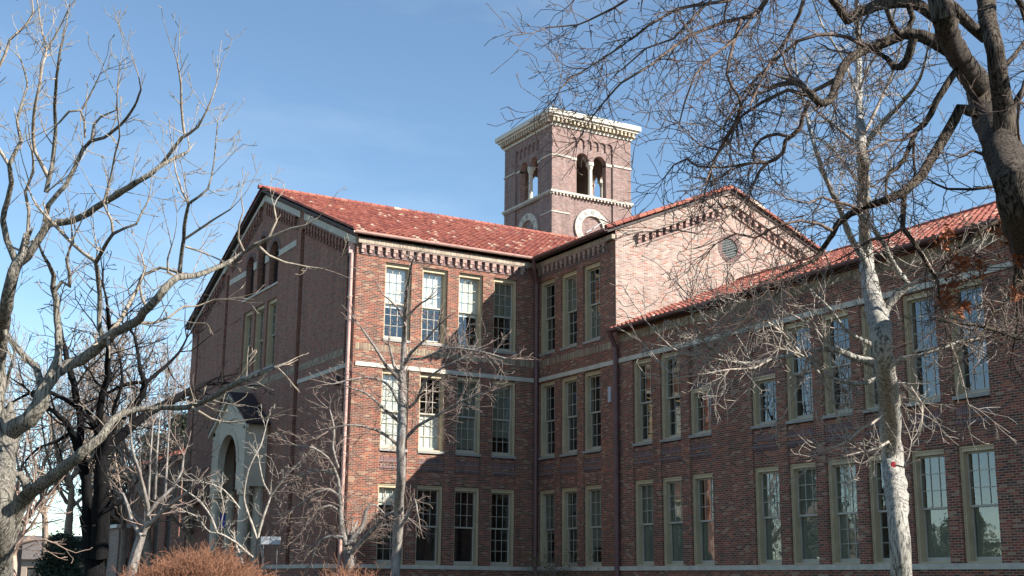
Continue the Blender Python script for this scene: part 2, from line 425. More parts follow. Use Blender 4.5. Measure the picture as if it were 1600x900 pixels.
# --- stone bands
def stoneband(fr, u0, u1, z0, z1, w=.045):
    m = MB(); n = max(1, round((u1 - u0) / 1.9)); 
    for k in range(n):
        a = u0 + (u1 - u0) * k / n; b = u0 + (u1 - u0) * (k + 1) / n
        m.box(fr, a + .002, b - .002, z0, z1, -.04, w)
    m.build('stone_band', STONE, school)
stoneband(F1, .09, L - .19, *Z['band']); stoneband(F1, 0.06, L - .03, 2.04, 2.195, .07)
stoneband(F2, .19, 5.84, *Z['band']); stoneband(F2, .07, 5.84, 2.04, 2.195, .07)
stoneband(F2, 6.06, WEND - .1, *Z['band']); stoneband(F2, 6.06, WEND, 2.04, 2.195, .07)
stoneband(F0, -5.95, -.12, *Z['band']); stoneband(F0, -9.2, -.0, 2.04, 2.195, .07)
stoneband(F0, -9.34, -6.95, 16.14, 16.42, .03); stoneband(F0, -16.45, -13.92, 16.14, 16.42, .03)

# --- gable end wall F0
c0 = RIDY
openW = [(-10.55, -9.22), (-12.27, -10.94), (-13.95, -12.62)]
arches = [(-10.5, -9.3, 16.42), (-12.2, -11.06, 17.10), (-13.9, -12.74, 16.42)]
holes = [rect(a, b, 11.1, 14.25) for a, b in openW] + [archpoly(a, b, 14.93, zs) for a, b, zs in arches]
chan = [(-6.45, -5.98, 2.2, 16.75), (-17.03, -16.6, 2.2, 16.75), (-21.72, -21.42, 2.2, 14.6), (-.95, -.62, 2.2, 14.5)]
holes += [rect(a, b, z0, z1) for a, b, z0, z1 in chan]
holes += [archpoly(-13.2, -10.7, 3.0, 6.5)]
m = MB()
def rl(y): return 15.28 + SL * (RIDY - abs(y - RIDY)) - .12     # roof line under the tiles
outer = [(-WY, 0), (0, 0), (0, rl(0)), (-RIDY, rl(RIDY)), (-WY, rl(WY))]
wallface(m, F0, outer, holes, depth=.45)
for a, b, z0, z1 in chan: m.box(F0, a - .02, b + .02, z0 - .02, z1 + .02, -.5, -.26, 0)
m.box(F0, -20.6, -6.47, 10.32, 10.60, -.05, .012, 1); m.box(F0, -5.96, -.97, 10.32, 10.60, -.05, .012, 1)
# rows of brick over the arches
for a, b, zs in arches:
    c = (a + b) / 2; r = (b - a) / 2
    for k in range(13):
        t0 = math.pi * k / 13; t1 = math.pi * (k + .86) / 13
        q = [F0(c + rr * math.cos(t), zs + rr * math.sin(t), .02) for rr, t in ((r, t0), (r + .24, t0), (r + .24, t1), (r, t1))]
        m.face(q, 3)
m.build('wall', [BRICKD, SOLD, STONE, SOLDD], school)['label'] = 'shaded gable end wall'
# raked frieze and corbels on gable end
m = MB()
for sgn in (-1, 1):
    for ya, yb in ((.05, 5.95), (6.47, 11.42)):
        Ya, Yb = (ya, yb) if sgn < 0 else (2 * RIDY - ya, 2 * RIDY - yb)
        pts = [(-Ya, rl(Ya) - .50), (-Yb, rl(Yb) - .50), (-Yb, rl(Yb) - .20), (-Ya, rl(Ya) - .20)]
        for w in (.09,):
            q = [F0(a, b, w) for a, b in pts]; q0 = [F0(a, b, -.02) for a, b in pts]
            m.face(q)
            for k in range(4): m.face([q[k], q[(k + 1) % 4], q0[(k + 1) % 4], q0[k]])
m.build('raked_band', STONE, school)
for sgn in (-1, 1):
    for ya, yb in ((.5, 5.7), (6.7, 11.2)):
        if sgn < 0: u0, u1 = -yb, -ya
        else: u0, u1 = -(2 * RIDY - ya), -(2 * RIDY - yb)
        corbels(F0, u0, u1, 0, .36, .55, .13, line=lambda u: rl(-u) - .52).build('corbel_table', [BRICKD, SOLDD], school)
# impost blocks
m = MB()
m.box(F0, -10.94 - .13, -10.5 - .06, 16.18, 16.55, -.3, .04); m.box(F0, -12.74 , -12.2 - .1, 16.18, 16.55, -.3, .04)
m.box(F0, -9.34, -9.2, 16.18, 16.46, -.3, .03)
m.box(F0, -14.2, -9.1, 14.83, 14.93, -.3, .06)
m.build('impost', STONE, school)
# louvres inside arches
m = MB()
for a, b, zs in arches:
    z = 14.95
    while z < zs + .45:
        half = (b - a) / 2 if z < zs else math.sqrt(max(.01, ((b - a) / 2) ** 2 - (z - zs) ** 2))
        c = (a + b) / 2
        m.face([F0(c - half, z, -.22), F0(c + half, z, -.22), F0(c + half, z + .13, -.32), F0(c - half, z + .13, -.32)]); z += .12
m.build('louvre', DARKIN, school)

# --- cross gable G
GR_X = 14.25; GX1 = 2 * GR_X - L
def gl(x): return 15.28 + .425 * (GR_X - L - abs(x - GR_X)) - .10
m = MB()
oc = [(14.13 + .42 * math.cos(t), 15.15 + .42 * math.sin(t)) for t in np.linspace(0, 2 * math.pi, 20, endpoint=False)]
wallface(m, G, [(L, 0), (GX1, 0), (GX1, gl(GX1)), (GR_X, gl(GR_X)), (L, gl(L))], [oc], depth=.12)
for k in range(24):
    t0 = 2 * math.pi * k / 24; t1 = 2 * math.pi * (k + .85) / 24
    m.face([G(14.13 + rr * math.cos(t), 15.15 + rr * math.sin(t), .012) for rr, t in ((.43, t0), (.62, t0), (.62, t1), (.43, t1))], 1)
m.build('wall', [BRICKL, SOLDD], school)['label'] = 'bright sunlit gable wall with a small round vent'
m = MB()
for k in range(11):
    z = 14.78 + k * .07; h = math.sqrt(max(.01, .41 ** 2 - (z + .03 - 15.15) ** 2))
    m.face([G(14.13 - h, z, -.02), G(14.13 + h, z, -.02), G(14.13 + h, z + .065, -.07), G(14.13 - h, z + .065, -.07)])
m.face([G(a, b, -.09) for a, b in oc])
m.build('round_vent', COPPER, school)
m = MB()
for xa, xb in ((9.4, GR_X - .05), (2 * GR_X - 9.4, GR_X + .05)):
    for o0, o1, w in ((-.64, -.50, .20), (-1.04, -.97, .06)):
        pts = [(xa, gl(xa) + o0), (xb, gl(xb) + o0), (xb, gl(xb) + o1), (xa, gl(xa) + o1)]
        q = [G(a, b, w) for a, b in pts]; q0 = [G(a, b, 0) for a, b in pts]
        m.face(q)
        for k in range(4): m.face([q[k], q[(k + 1) % 4], q0[(k + 1) % 4], q0[k]])
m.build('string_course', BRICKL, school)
corbels(G, 9.42, GR_X - .1, 0, .34, .34, .13, line=lambda u: gl(u) - .62).build('corbel_table', [CORB, SOLDD], school)
corbels(G, GR_X + .15, 2 * GR_X - 9.4, 0, .34, .34, .13, line=lambda u: gl(u) - .62).build('corbel_table', [CORB, SOLDD], school)

# --- plain rear / end walls closing the volumes
m = MB()
bk = frame((28.4, WY, 0), (-1, 0, 0), (0, 1, 0)); wallface(m, bk, rect(0, 28.4, 0, 15.1), [])
ea = frame((28.4, 0, 0), (0, 1, 0), (1, 0, 0)); wallface(m, ea, [(0, 0), (WY, 0), (WY, 15.2), (RIDY, 19.85), (0, 15.2)], [])
ge = frame((GX1, 0, 0), (0, -1, 0), (1, 0, 0)); wallface(m, ge, rect(0, -VC, 0, 15.1), [])
fs = frame((GX1, 0, 0), (1, 0, 0), (0, -1, 0)); wallface(m, fs, rect(0, 28.4 - GX1, 0, 15.1), [])
we = frame((20.6, 0, 0), (0, -1, 0), (1, 0, 0)); wallface(m, we, rect(-VC, WEND, 0, 11.1), [])
wn = frame((0, -WEND, 0), (1, 0, 0), (0, -1, 0)); wallface(m, wn, [(L, 0), (20.6, 0), (20.6, 11.1), (14.4, 13.6), (L, 11.1)], [])
m.build('rear_walls', BRICK, school)
# --- dark rooms behind the glass
m = MB()
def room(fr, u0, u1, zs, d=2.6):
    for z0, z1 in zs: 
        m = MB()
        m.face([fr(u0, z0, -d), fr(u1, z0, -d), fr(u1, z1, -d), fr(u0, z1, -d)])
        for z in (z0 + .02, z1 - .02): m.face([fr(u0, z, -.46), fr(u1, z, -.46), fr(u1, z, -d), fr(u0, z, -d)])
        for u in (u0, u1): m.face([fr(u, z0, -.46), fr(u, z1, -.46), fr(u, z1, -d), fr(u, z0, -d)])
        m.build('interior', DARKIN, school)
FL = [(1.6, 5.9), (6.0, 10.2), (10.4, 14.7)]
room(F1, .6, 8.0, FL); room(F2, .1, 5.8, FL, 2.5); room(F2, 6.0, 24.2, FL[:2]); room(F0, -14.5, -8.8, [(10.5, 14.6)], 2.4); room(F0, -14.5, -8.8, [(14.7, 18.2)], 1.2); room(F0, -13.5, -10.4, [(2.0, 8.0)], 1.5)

# --- windows
bl1 = {(0, 2): (0, .55), (1, 2): (0, .52), (2, 2): (0, .55), (3, 2): (0, .5), (0, 1): (0, 1), (1, 1): (.5, .95), (2, 1): (0, .93), (3, 1): (0, .74), (0, 0): (0, .22)}
for i, (a, b) in enumerate(wf1):
    for fl, (z0, z1) in enumerate(((Z['b0'], Z['t1']), (Z['s2'], Z['t2']), (Z['s3'], Z['t3']))):
        bl = bl1.get((i, fl)); bm = BLINDG if (fl == 2 and i == 3) or (fl == 1 and i >= 2) else BLINDW
        window(school, F1, a, b, z0, z1, bl, bm, plainlow=(fl == 0 and i in (1, 2)), sill=fl > 0)
bl2 = {(1, 2): (0, .5), (2, 2): (.5, 1), (0, 0): (0, .55), (2, 0): (0, .75)}
for i, (a, b) in enumerate(wf2):
    for fl, (z0, z1) in enumerate(((Z['b0'], Z['t1']), (Z['s2'], Z['t2']), (Z['s3'], Z['t3']))):
        window(school, F2, a, b, z0, z1, bl2.get((i, fl)), BLINDG, sill=fl > 0)
for i, c in enumerate(wf3a + wf3b):
    a, b = c
    window(school, F2, a, b, Z['b0'], Z['t1'], (.0, .98) if i in (0, 1, 3, 4, 5) else ((.5, .97) if i in (2, 7, 8) else None), BLINDG, plainlow=i in (0, 1, 2, 3, 4, 7, 8), sill=False, curtain=i in (2, 8))
    if c in short: window(school, F2, a, b, Z['s2'], 8.25, None, None, single=True)
    else: window(school, F2, a, b, Z['s2'], Z['t2'], None, None)
for a, b in openW: window(school, F0, a, b, 11.1, 14.25, (0, .5), BLINDG)

# --- roofs
def tile_roof(name, O, U, S, nu, ns, cp=.27, rp=.40, parent=None, mats=None):
    """barrel tiles: O eave corner, U along eave, S up slope (unit vectors)."""
    O = np.array(O, float); U = np.array(U, float); S = np.array(S, float)
    Nn = np.cross(U, S); Nn /= np.linalg.norm(Nn)
    if Nn[2] < 0: Nn = -Nn
    K = 6
    prof = np.array([0, .045, .072, .072, .045, 0.]) ; fu = np.array([0, .07, .22, .42, .57, .64])
    nc = int(nu / cp); nr = int(ns / rp)
    cols = (np.arange(nc)[:, None] + fu[None, :]).ravel() * cp; hp = np.tile(prof, nc); ci = np.repeat(np.arange(nc), K) + np.tile(fu * .9, nc)
    rows = []; hr = []; ri = []
    for r in range(nr):
        rows += [r * rp, (r + 1) * rp]; hr += [.035, .0]; ri += [r + .02, r + .98]
    rows = np.array(rows); hr = np.array(hr); ri = np.array(ri)
    jit = rng.normal(0, .006, (nr, len(cols))); jit = np.repeat(jit, 2, axis=0)
    grid = O + rows[:, None, None] * S + cols[None, :, None] * U + (hr[:, None] + hp[None, :] + jit)[:, :, None] * Nn
    nR, nC = len(rows), len(cols)
    # front lip
    lip = grid[0] - Nn * .075
    V = np.concatenate([grid.reshape(-1, 3), lip])
    a = (np.arange(nR - 1)[:, None] * nC + np.arange(nC - 1)[None, :]).ravel()
    Fq = np.stack([a, a + 1, a + 1 + nC, a + nC], 1)
    b = np.arange(nC - 1); Fl = np.stack([nR * nC + b, nR * nC + b + 1, b + 1, b], 1)
    Fq = np.concatenate([Fq, Fl])
    uu = np.tile(ci, nR); vv = np.repeat(ri, nC)
    # keep each row's faces on the row's own id
    U2 = np.concatenate([uu, ci]); V2 = np.concatenate([vv, np.full(nC, .02)])
    me = bpy.data.meshes.new(name); me.from_pydata(V.tolist(), [], Fq.tolist()); me.materials.append(TILE)
    l = me.uv_layers.new(name='UVMap'); idx = Fq.ravel()
    fu_ = np.repeat(np.floor(U2[Fq[:, 0]]), 4) + .5; fv_ = np.repeat(np.floor(np.maximum(V2[Fq[:, 0]], V2[Fq[:, 2]] * 0 + V2[Fq[:, 0]])), 4) + .5
    l.data.foreach_set('uv', np.stack([fu_, fv_], 1).astype(np.float32).ravel())
    me.update(); o = bpy.data.objects.new(name, me); COL.objects.link(o); o.parent = parent; o.matrix_parent_inverse = inv_world(parent)
    return o
def cap_row(mb, A, B, r=.11, pitch=.42, i0=0):
    A = Vector(A); B = Vector(B); n = int((B - A).length / pitch); d = (B - A).normalized()
    for k in range(n):
        p = A + d * pitch * k; q = A + d * pitch * (k + 1.12)
        t = d; a = t.cross(Vector((0, 0, 1))).normalized(); b = a.cross(t)
        ri = []
        for c, rr in ((p, r), (q, r * .82)):
            ri.append([c + (a * math.cos(th) + b * math.sin(th)) * rr for th in np.linspace(-.5, math.pi + .5, 7)])
        uv = [(k + i0 + .5, 7.5)] * 4
        for j in range(6): mb.face([ri[0][j], ri[0][j + 1], ri[1][j + 1], ri[1][j]], 0, uv)
        mb.face(ri[0], 0, [(k + i0 + .5, 7.5)] * 7)
sn = lambda s: (1 / math.hypot(1, s), s / math.hypot(1, s))
c_, s_ = sn(SL)
EZ = 15.02
roof = tile_roof('roof', (-.28, -.30, EZ + .05 + SL * .2), (1, 0, 0), (0, c_, s_), 29.2, (RIDY + .3) / c_, parent=school)
roof['label'] = 'sunlit terracotta tile roof with scattered pale tiles'
tile_roof('roof', (-.28, WY + .5, EZ + .05), (1, 0, 0), (0, -c_, s_), 29.2, (RIDY + .5) / c_, cp=.4, rp=.8, parent=school)
m = MB(); RZ = EZ + .05 + SL * (RIDY + .5)
cap_row(m, (-.45, RIDY, RZ + .04), (28.7, RIDY, RZ + .04), .13)
cap_row(m, (-.25, -.3, EZ + .20), (-.25, RIDY, RZ + .08), .075, i0=90); cap_row(m, (-.25, WY + .5, EZ + .12), (-.25, RIDY, RZ + .08), .075, i0=150)
m.build('ridge_cap', TILE, roof)
m = MB()                                   # roof boards / soffits
def slab(P, th=.10):
    P = [Vector(p) for p in P]; n = (P[1] - P[0]).cross(P[2] - P[0]).normalized()
    if n.z < 0: n = -n
    Q = [p - n * th for p in P]; m.face(P); m.face(Q[::-1])
    for k in range(len(P)): m.face([P[k], P[(k + 1) % len(P)], Q[(k + 1) % len(P)], Q[k]])
slab([(-.28, -.28, EZ + .08), (28.6, -.28, EZ + .08), (28.6, RIDY, RZ - .06), (-.28, RIDY, RZ - .06)])
slab([(-.28, WY + .48, EZ), (28.6, WY + .48, EZ), (28.6, RIDY, RZ - .06), (-.28, RIDY, RZ - .06)])
g_, gs_ = sn(.425); GZ = EZ + .425 * (GR_X - L + .45)
slab([(L - .43, VC - .06, EZ + .0), (L - .43, 8, EZ + .0), (GR_X, 8, GZ), (GR_X, VC - .06, GZ)], .09)
slab([(2 * GR_X - L + .43, VC - .06, EZ + .0), (2 * GR_X - L + .43, 8, EZ), (GR_X, 8, GZ), (GR_X, VC - .06, GZ)], .09)
LZ = 11.0; LR = 14.35; LZR = LZ + .42 * (LR - 8.0)
slab([(8.02, VC - .01, LZ), (8.02, -WEND - .3, LZ), (LR, -WEND - .3, LZR), (LR, VC - .01, LZR)], .10)
slab([(20.7, VC - .01, LZ), (20.7, -WEND - .3, LZ), (LR, -WEND - .3, LZR), (LR, VC - .01, LZR)], .10)
m.build('soffit', SOFF, school)
ro2 = tile_roof('roof', (L - .45, VC - .10, EZ + .03), (0, 1, 0), (g_, 0, gs_), 14, (GR_X - L + .45) / g_, parent=school)
tile_roof('roof', (2 * GR_X - L + .45, VC - .10, EZ + .03), (0, 1, 0), (-g_, 0, gs_), 14, (GR_X - L + .45) / g_, parent=school)
m = MB(); cap_row(m, (L - .5, VC - .08, EZ + .10), (GR_X, VC - .08, GZ + .12), .11); cap_row(m, (2 * GR_X - L + .5, VC - .08, EZ + .10), (GR_X, VC - .08, GZ + .12), .11, i0=40)
cap_row(m, (GR_X, VC - .1, GZ + .08), (GR_X, 7, GZ + .08), .13, i0=70); m.build('rake_cap', TILE, ro2)
l_, ls_ = sn(.42)
ro3 = tile_roof('roof', (8.0, -WEND - .3, LZ + .03), (0, 1, 0), (l_, 0, ls_), WEND - 5.58, (LR - 8.0) / l_, parent=school)
ro3['label'] = 'terracotta tile roof of the lower wing'
tile_roof('roof', (20.7, -WEND - .3, LZ + .03), (0, 1, 0), (-l_, 0, ls_), WEND - 5.58, (LR - 8.0) / l_, cp=.4, rp=.8, parent=school)
m = MB(); cap_row(m, (LR, -WEND - .3, LZR + .08), (LR, VC, LZR + .08), .13); m.build('ridge_cap', TILE, ro3)

# --- gutters and downpipes
def gutter(A, B, mat=MAROON):
    m = MB(); A = Vector(A); B = Vector(B); d = (B - A).normalized(); a = d.cross(Vector((0, 0, 1)))
    pr = [(a * math.cos(t) * .085 + Vector((0, 0, 1)) * math.sin(t) * .11) for t in np.linspace(math.pi, 2 * math.pi, 7)]
    pr = [p + Vector((0, 0, .0)) for p in pr] + [p * .86 for p in reversed(pr)]
    for k in range(len(pr)):
        m.face([A + pr[k], B + pr[k], B + pr[(k + 1) % len(pr)], A + pr[(k + 1) % len(pr)]])
    m.face([A + p for p in pr]); m.face([B + p for p in pr][::-1])
    return m.build('gutter', mat, school)
gutter((-.28, -.36, EZ + .10), (L - .45, -.36, EZ + .10), PIPEL); gutter((L - .55, -.62, EZ + .04), (L - .55, VC - .12, EZ + .04)); gutter((7.93, VC - .12, LZ + .04), (7.93, -WEND, LZ + .04))
def pipe(pts, r, mat):
    m = MB(); m.tube(pts, r, 10)
    for k in range(4):
        z = 3.2 + k * 3.1
        p = pts[-1]
        if z < pts[0][2] - .8: m.tube([(p[0], p[1], z), (p[0], p[1], z + .07)], r * 1.25, 10)
    m.build('downpipe', mat, school, smooth=True)
pipe([(-.17, .12, 14.3), (-.17, .12, .1)], .075, PIPEL)
pipe([(L - .5, -.5, 14.95), (L - .42, -.38, 14.6), (L - .16, -.16, 14.0), (L - .14, -.14, .1)], .085, MAROON)
pipe([(7.95, VC - .2, 10.95), (L - .13, VC - .13, 10.4), (L - .13, VC - .13, .1)], .10, MAROON)
m = MB(); m.box(F0, -1.45, -1.2, 9.15, 9.4, 0, .3); m.box(F0, -1.38, -1.27, 9.4, 9.5, 0, .12); m.build('wall_lamp', SOFF, school)
m = MB(); m.box(F2, 5.35, 5.55, 8.35, 8.95, 0, .05); m.build('wall_plaque', SIGNM, school)
m = MB(); m.box(F0, -.30, -.16, 14.3, 14.75, .03, .26); m.build('rainwater_head', PIPEL, school)

# --- arched entrance portal on the gable end
PC = 11.95; HW = 2.42; PX0 = 1.02
FP = frame((-PX0, 0, 0), (0, -1, 0), (-1, 0, 0)); FPi = frame((-PX0 + .3, 0, 0), (0, -1, 0), (-1, 0, 0))
m = MB()
arch = archpoly(-PC - 1.36, -PC + 1.36, 0, 6.72, 16)
def pr_(y): return 8.35 + .62 * (HW - abs(y - PC))
outer = [(-PC - HW, 5.5), (-PC - 1.36, 5.5)] + [(-PC + 1.36 * math.cos(a), 6.72 + 1.36 * math.sin(a)) for a in np.linspace(math.pi, 0, 16)] + [(-PC + 1.36, 5.5), (-PC + HW, 5.5), (-PC + HW, 8.35), (-PC, 9.75), (-PC - HW, 8.35)]
wallface(m, FP, outer, []); wallface(m, FPi, outer, [])
for i in range(len(outer)):
    a = outer[i]; b = outer[(i + 1) % len(outer)]
    m.face([FP(*a), FP(*b), FP(*b, -.3), FP(*a, -.3)])
ar = [(1.36, .0), (1.62, .0)]
for k in range(18):
    t0 = math.pi * k / 18; t1 = math.pi * (k + .93) / 18
    m.face([FP(-PC + rr * math.cos(t), 6.72 + rr * math.sin(t), .03) for rr, t in ((1.36, t0), (1.66, t0), (1.66, t1), (1.36, t1))])
for sy in (PC - HW, PC + HW - .28):
    Fs = frame((0, sy, 0), (0, 1, 0), (-1, 0, 0)); m.box(Fs, 0, .28, 5.62, 8.35, .0, PX0 - .3)
    m.box(Fs, -.05, .33, 8.18, 8.36, .0, PX0 - .0)
for sgn in (-1, 1):                         # raking barge boards
    q = [FP(-PC + sgn * (HW + .36), 8.12, .12), FP(-PC, 9.78, .12), FP(-PC, 9.98, .12), FP(-PC + sgn * (HW + .36), 8.32, .12)]
    q2 = [p + Vector((.14, 0, 0)) for p in q]
    m.face(q); m.face(q2[::-1])
    for k in range(4): m.face([q[k], q[(k + 1) % 4], q2[(k + 1) % 4], q2[k]])
portal = m.build('entrance_portal', PORT, school); portal['label'] = 'grey gabled entrance portal with a round arch'
for yy in (PC - 2.0, PC + 2.0):
    m = MB()
    m.tube([(-.78, yy, .1), (-.78, yy, .4), (-.78, yy, .42), (-.78, yy, 5.2), (-.78, yy, 5.25), (-.78, yy, 5.5)], [.36, .36, .26, .23, .33, .36], 16)
    m.build('column', PORT, portal)
    m = MB(); m.tube([(-.12, yy, .1), (-.12, yy, 5.62)], .24, 12); m.build('column', PORT, portal)
m = MB()
for sgn in (-1, 1):
    P = [Vector((-PX0 - .14, PC - sgn * (HW + .38), 8.34)), Vector((0, PC - sgn * (HW + .38), 8.34)), Vector((0, PC, 10.02)), Vector((-PX0 - .14, PC, 10.02))]
    n = Vector((0, -sgn * .5, .8)).normalized(); Q = [p + n * .07 for p in P]
    m.face(Q); m.face(P[::-1])
    for k in range(4): m.face([P[k], P[(k + 1) % 4], Q[(k + 1) % 4], Q[k]])
m.build('portal_roof', plain('dark slate', (.045, .03, .032), .6, .4, 5, .01), portal)
m = MB()
m.box(F0, -13.2, -10.7, 2.9, 3.05, -.34, .05)
for k in range(4):
    a = -13.1 + k * .61; m.box(F0, a, a + .55, 3.05, 6.3, -.30, -.24)
m.build('entrance_door', WOODD, school)

# ------------------------------------------------------------------ clock tower
TX, TY, TS = 23.68, 23.71, 6.42
tower = empty('clock_tower', (TX + TS / 2, TY + TS / 2, 0), 'square brick clock tower with cream bracketed cornice and open arched belfry', 'tower')
TF = [frame((TX, TY, 0), (1, 0, 0), (0, -1, 0)), frame((TX, TY + TS, 0), (0, -1, 0), (-1, 0, 0)),
      frame((TX + TS, TY, 0), (0, 1, 0), (1, 0, 0)), frame((TX + TS, TY + TS, 0), (-1, 0, 0), (0, 1, 0))]
ops = [(2.01, 3.03), (3.39, 4.41)]; SP = 29.58
def belfry():
    P = [(2.01, 27.1), (4.41, 27.1)]
    P += [(3.90 + .51 * math.cos(a), SP + .51 * math.sin(a)) for a in np.linspace(0, math.pi, 11)]
    P += [(2.52 + .51 * math.cos(a), SP + .51 * math.sin(a)) for a in np.linspace(0, math.pi, 11)]
    return [P]
W = MB(); CN = MB(); ST = MB()
for fi, fr in enumerate(TF):
    # margin skin with the recessed panel shape cut out (six blind arches on top)
    P0, P1 = 1.48, 4.94; nA = 6; pw = (P1 - P0) / nA
    top = []
    zs = 30.82; rr = pw / 2 - .035
    for k in range(nA):
        c = P1 - (k + .5) * pw
        if k > 0: top.append((c + rr, 30.45))
        top += [(c + rr * math.cos(a), zs + rr * math.sin(a)) for a in np.linspace(0, math.pi, 9)]
        if k < nA - 1: top.append((c - rr, 30.45))
    panel = [(P0, 20.), (P1, 20.)] + top
    # corners of first/last arches meet panel edges
    panel = [(P0 + .035, 20.), (P1 - .035, 20.)] + top
    wallface(W, fr, rect(0, TS, 0, 31.62), [panel], depth=.11)
    wallface(W, fr, rect(P0 - .02, P1 + .02, 19.9, 31.3), belfry(), w=-.108, depth=.42)
    fr2 = lambda u, z, w=0, fr=fr: fr(u, z, -.53 - w)
    wallface(W, fr2, rect(.5, TS - .5, 26.9, 31.6), belfry(), depth=0.0)
    # colonnette
    c = (ops[0][1] + ops[1][0]) / 2; CO = MB()
    def cp(z, w=-.26): return fr(c, z, w)
    CO.tube([cp(27.1), cp(27.25), cp(27.27), cp(29.05), cp(29.1), cp(29.35)], [.20, .20, .15, .14, .17, .23], 12)
    CO.box(fr, c - .20, c + .20, 29.35, 29.575, -.52, -.10)
    CO.build('column', CREAM, tower)
    # cornice
    for k in range(21):
        u = -.10 + k * (TS + .2 - .16) / 20
        CN.box(fr, u, u + .15, 31.82, 32.12, .0, .34, 1)
    # belt under the openings
    for k in range(24):
        u = .02 + k * (TS - .12) / 23; ST.box(fr, u, u + .11, 26.80, 26.93, .0, .10)
    # strings and imposts
    for a, b in ((-.05, 1.46), (4.97, TS + .05)): ST.box(fr, a, b, 29.50, 29.62, 0, .06)
    for a, b in ((1.55, 2.01), (4.41, 4.9)): ST.box(fr, a, b, 29.46, 29.64, -.5, -.05)
    for a, b in ((-.04, 1.4), (5.0, TS + .04)): ST.box(fr, a, b, 25.55, 25.64, 0, .05)
W.box(frame((TX, TY, 0), (1, 0, 0), (0, 1, 0)), .45, TS - .45, 26.8, 26.95, .45, TS - .45)
W.box(frame((TX, TY, 0), (1, 0, 0), (0, 1, 0)), .3, TS - .3, 31.3, 31.5, .3, TS - .3)
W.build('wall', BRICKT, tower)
base = frame((TX, TY, 0), (1, 0, 0), (0, 1, 0))
CN.box(base, -.07, TS + .07, 31.62, 31.80, -.07, TS + .07, 0)
CN.box(base, -.40, TS + .40, 32.12, 32.28, -.40, TS + .40, 0)
CN.box(base, -.54, TS + .54, 32.28, 32.60, -.54, TS + .54, 0)
CN.box(base, -.44, TS + .44, 32.60, 32.66, -.44, TS + .44, 0)
CN.build('cornice', [CREAM, CREAMD], tower)
ST.box(base, -.13, TS + .13, 26.93, 27.08, -.13, TS + .13)
ST.build('stone_band', STONE, tower)
CLK = MB()
for fi, fr in enumerate(TF):
    m = MB(); cu, cz = 3.21, 24.80
    for k in range(48):
        t0 = 2 * math.pi * k / 48; t1 = 2 * math.pi * (k + 1) / 48
        q = lambda r, t, w: fr(cu + r * math.sin(t), cz + r * math.cos(t), w)
        m.face([q(.9, t0, .03), q(1.38, t0, .03), q(1.38, t1, .03), q(.9, t1, .03)], 0)
        m.face([q(1.38, t0, .03), q(1.38, t0, -.11), q(1.38, t1, -.11), q(1.38, t1, .03)], 0)
        m.face([q(.9, t0, .03), q(.9, t0, -.11), q(.9, t1, -.11), q(.9, t1, .03)], 0)
    numer = {1: 'I', 2: 'II', 3: 'III', 4: 'IIII', 5: 'V', 6: 'VI', 7: 'VII', 8: 'VIII', 9: 'IX', 10: 'X', 11: 'XI', 12: 'XII'}
    def stroke(m, x0, y0, x1, y1, t, wd=.035):
        # local coordinates: x tangential, y radial about r=1.14
        d = math.hypot(x1 - x0, y1 - y0); nx, ny = -(y1 - y0) / d * wd / 2, (x1 - x0) / d * wd / 2
        P = [(x0 + nx, y0 + ny), (x1 + nx, y1 + ny), (x1 - nx, y1 - ny), (x0 - nx, y0 - ny)]
        m.face([fr(cu + (1.14 + y) * math.sin(t) + x * math.cos(t), cz + (1.14 + y) * math.cos(t) - x * math.sin(t), .036) for x, y in P], 1)
    for h, s in numer.items():
        t = 2 * math.pi * h / 12; wds = {'I': .07, 'V': .15, 'X': .15}; tw = sum(wds[c] for c in s); x = -tw / 2
        for c in s:
            if c == 'I': stroke(m, x + .035, -.13, x + .035, .13, t)
            elif c == 'V': stroke(m, x + .02, .13, x + .075, -.13, t); stroke(m, x + .13, .13, x + .075, -.13, t)
            else: stroke(m, x + .02, .13, x + .13, -.13, t); stroke(m, x + .13, .13, x + .02, -.13, t)
            x += wds[c]
    clock = m.build('clock_face', [STONE, COPPER], tower)
    hm = MB()
    for ang, ln, wd in ((R(238), .62, .09), (R(52), .95, .06)):
        d = (math.sin(ang), math.cos(ang)); n = (d[1], -d[0])
        hm.face([fr(cu + d[0] * a + n[0] * b, cz + d[1] * a + n[1] * b, .07) for a, b in ((-.15, -wd / 2), (ln, -wd / 4), (ln, wd / 4), (-.15, wd / 2))])
    hm.build('clock_hand', SIGNM, clock)

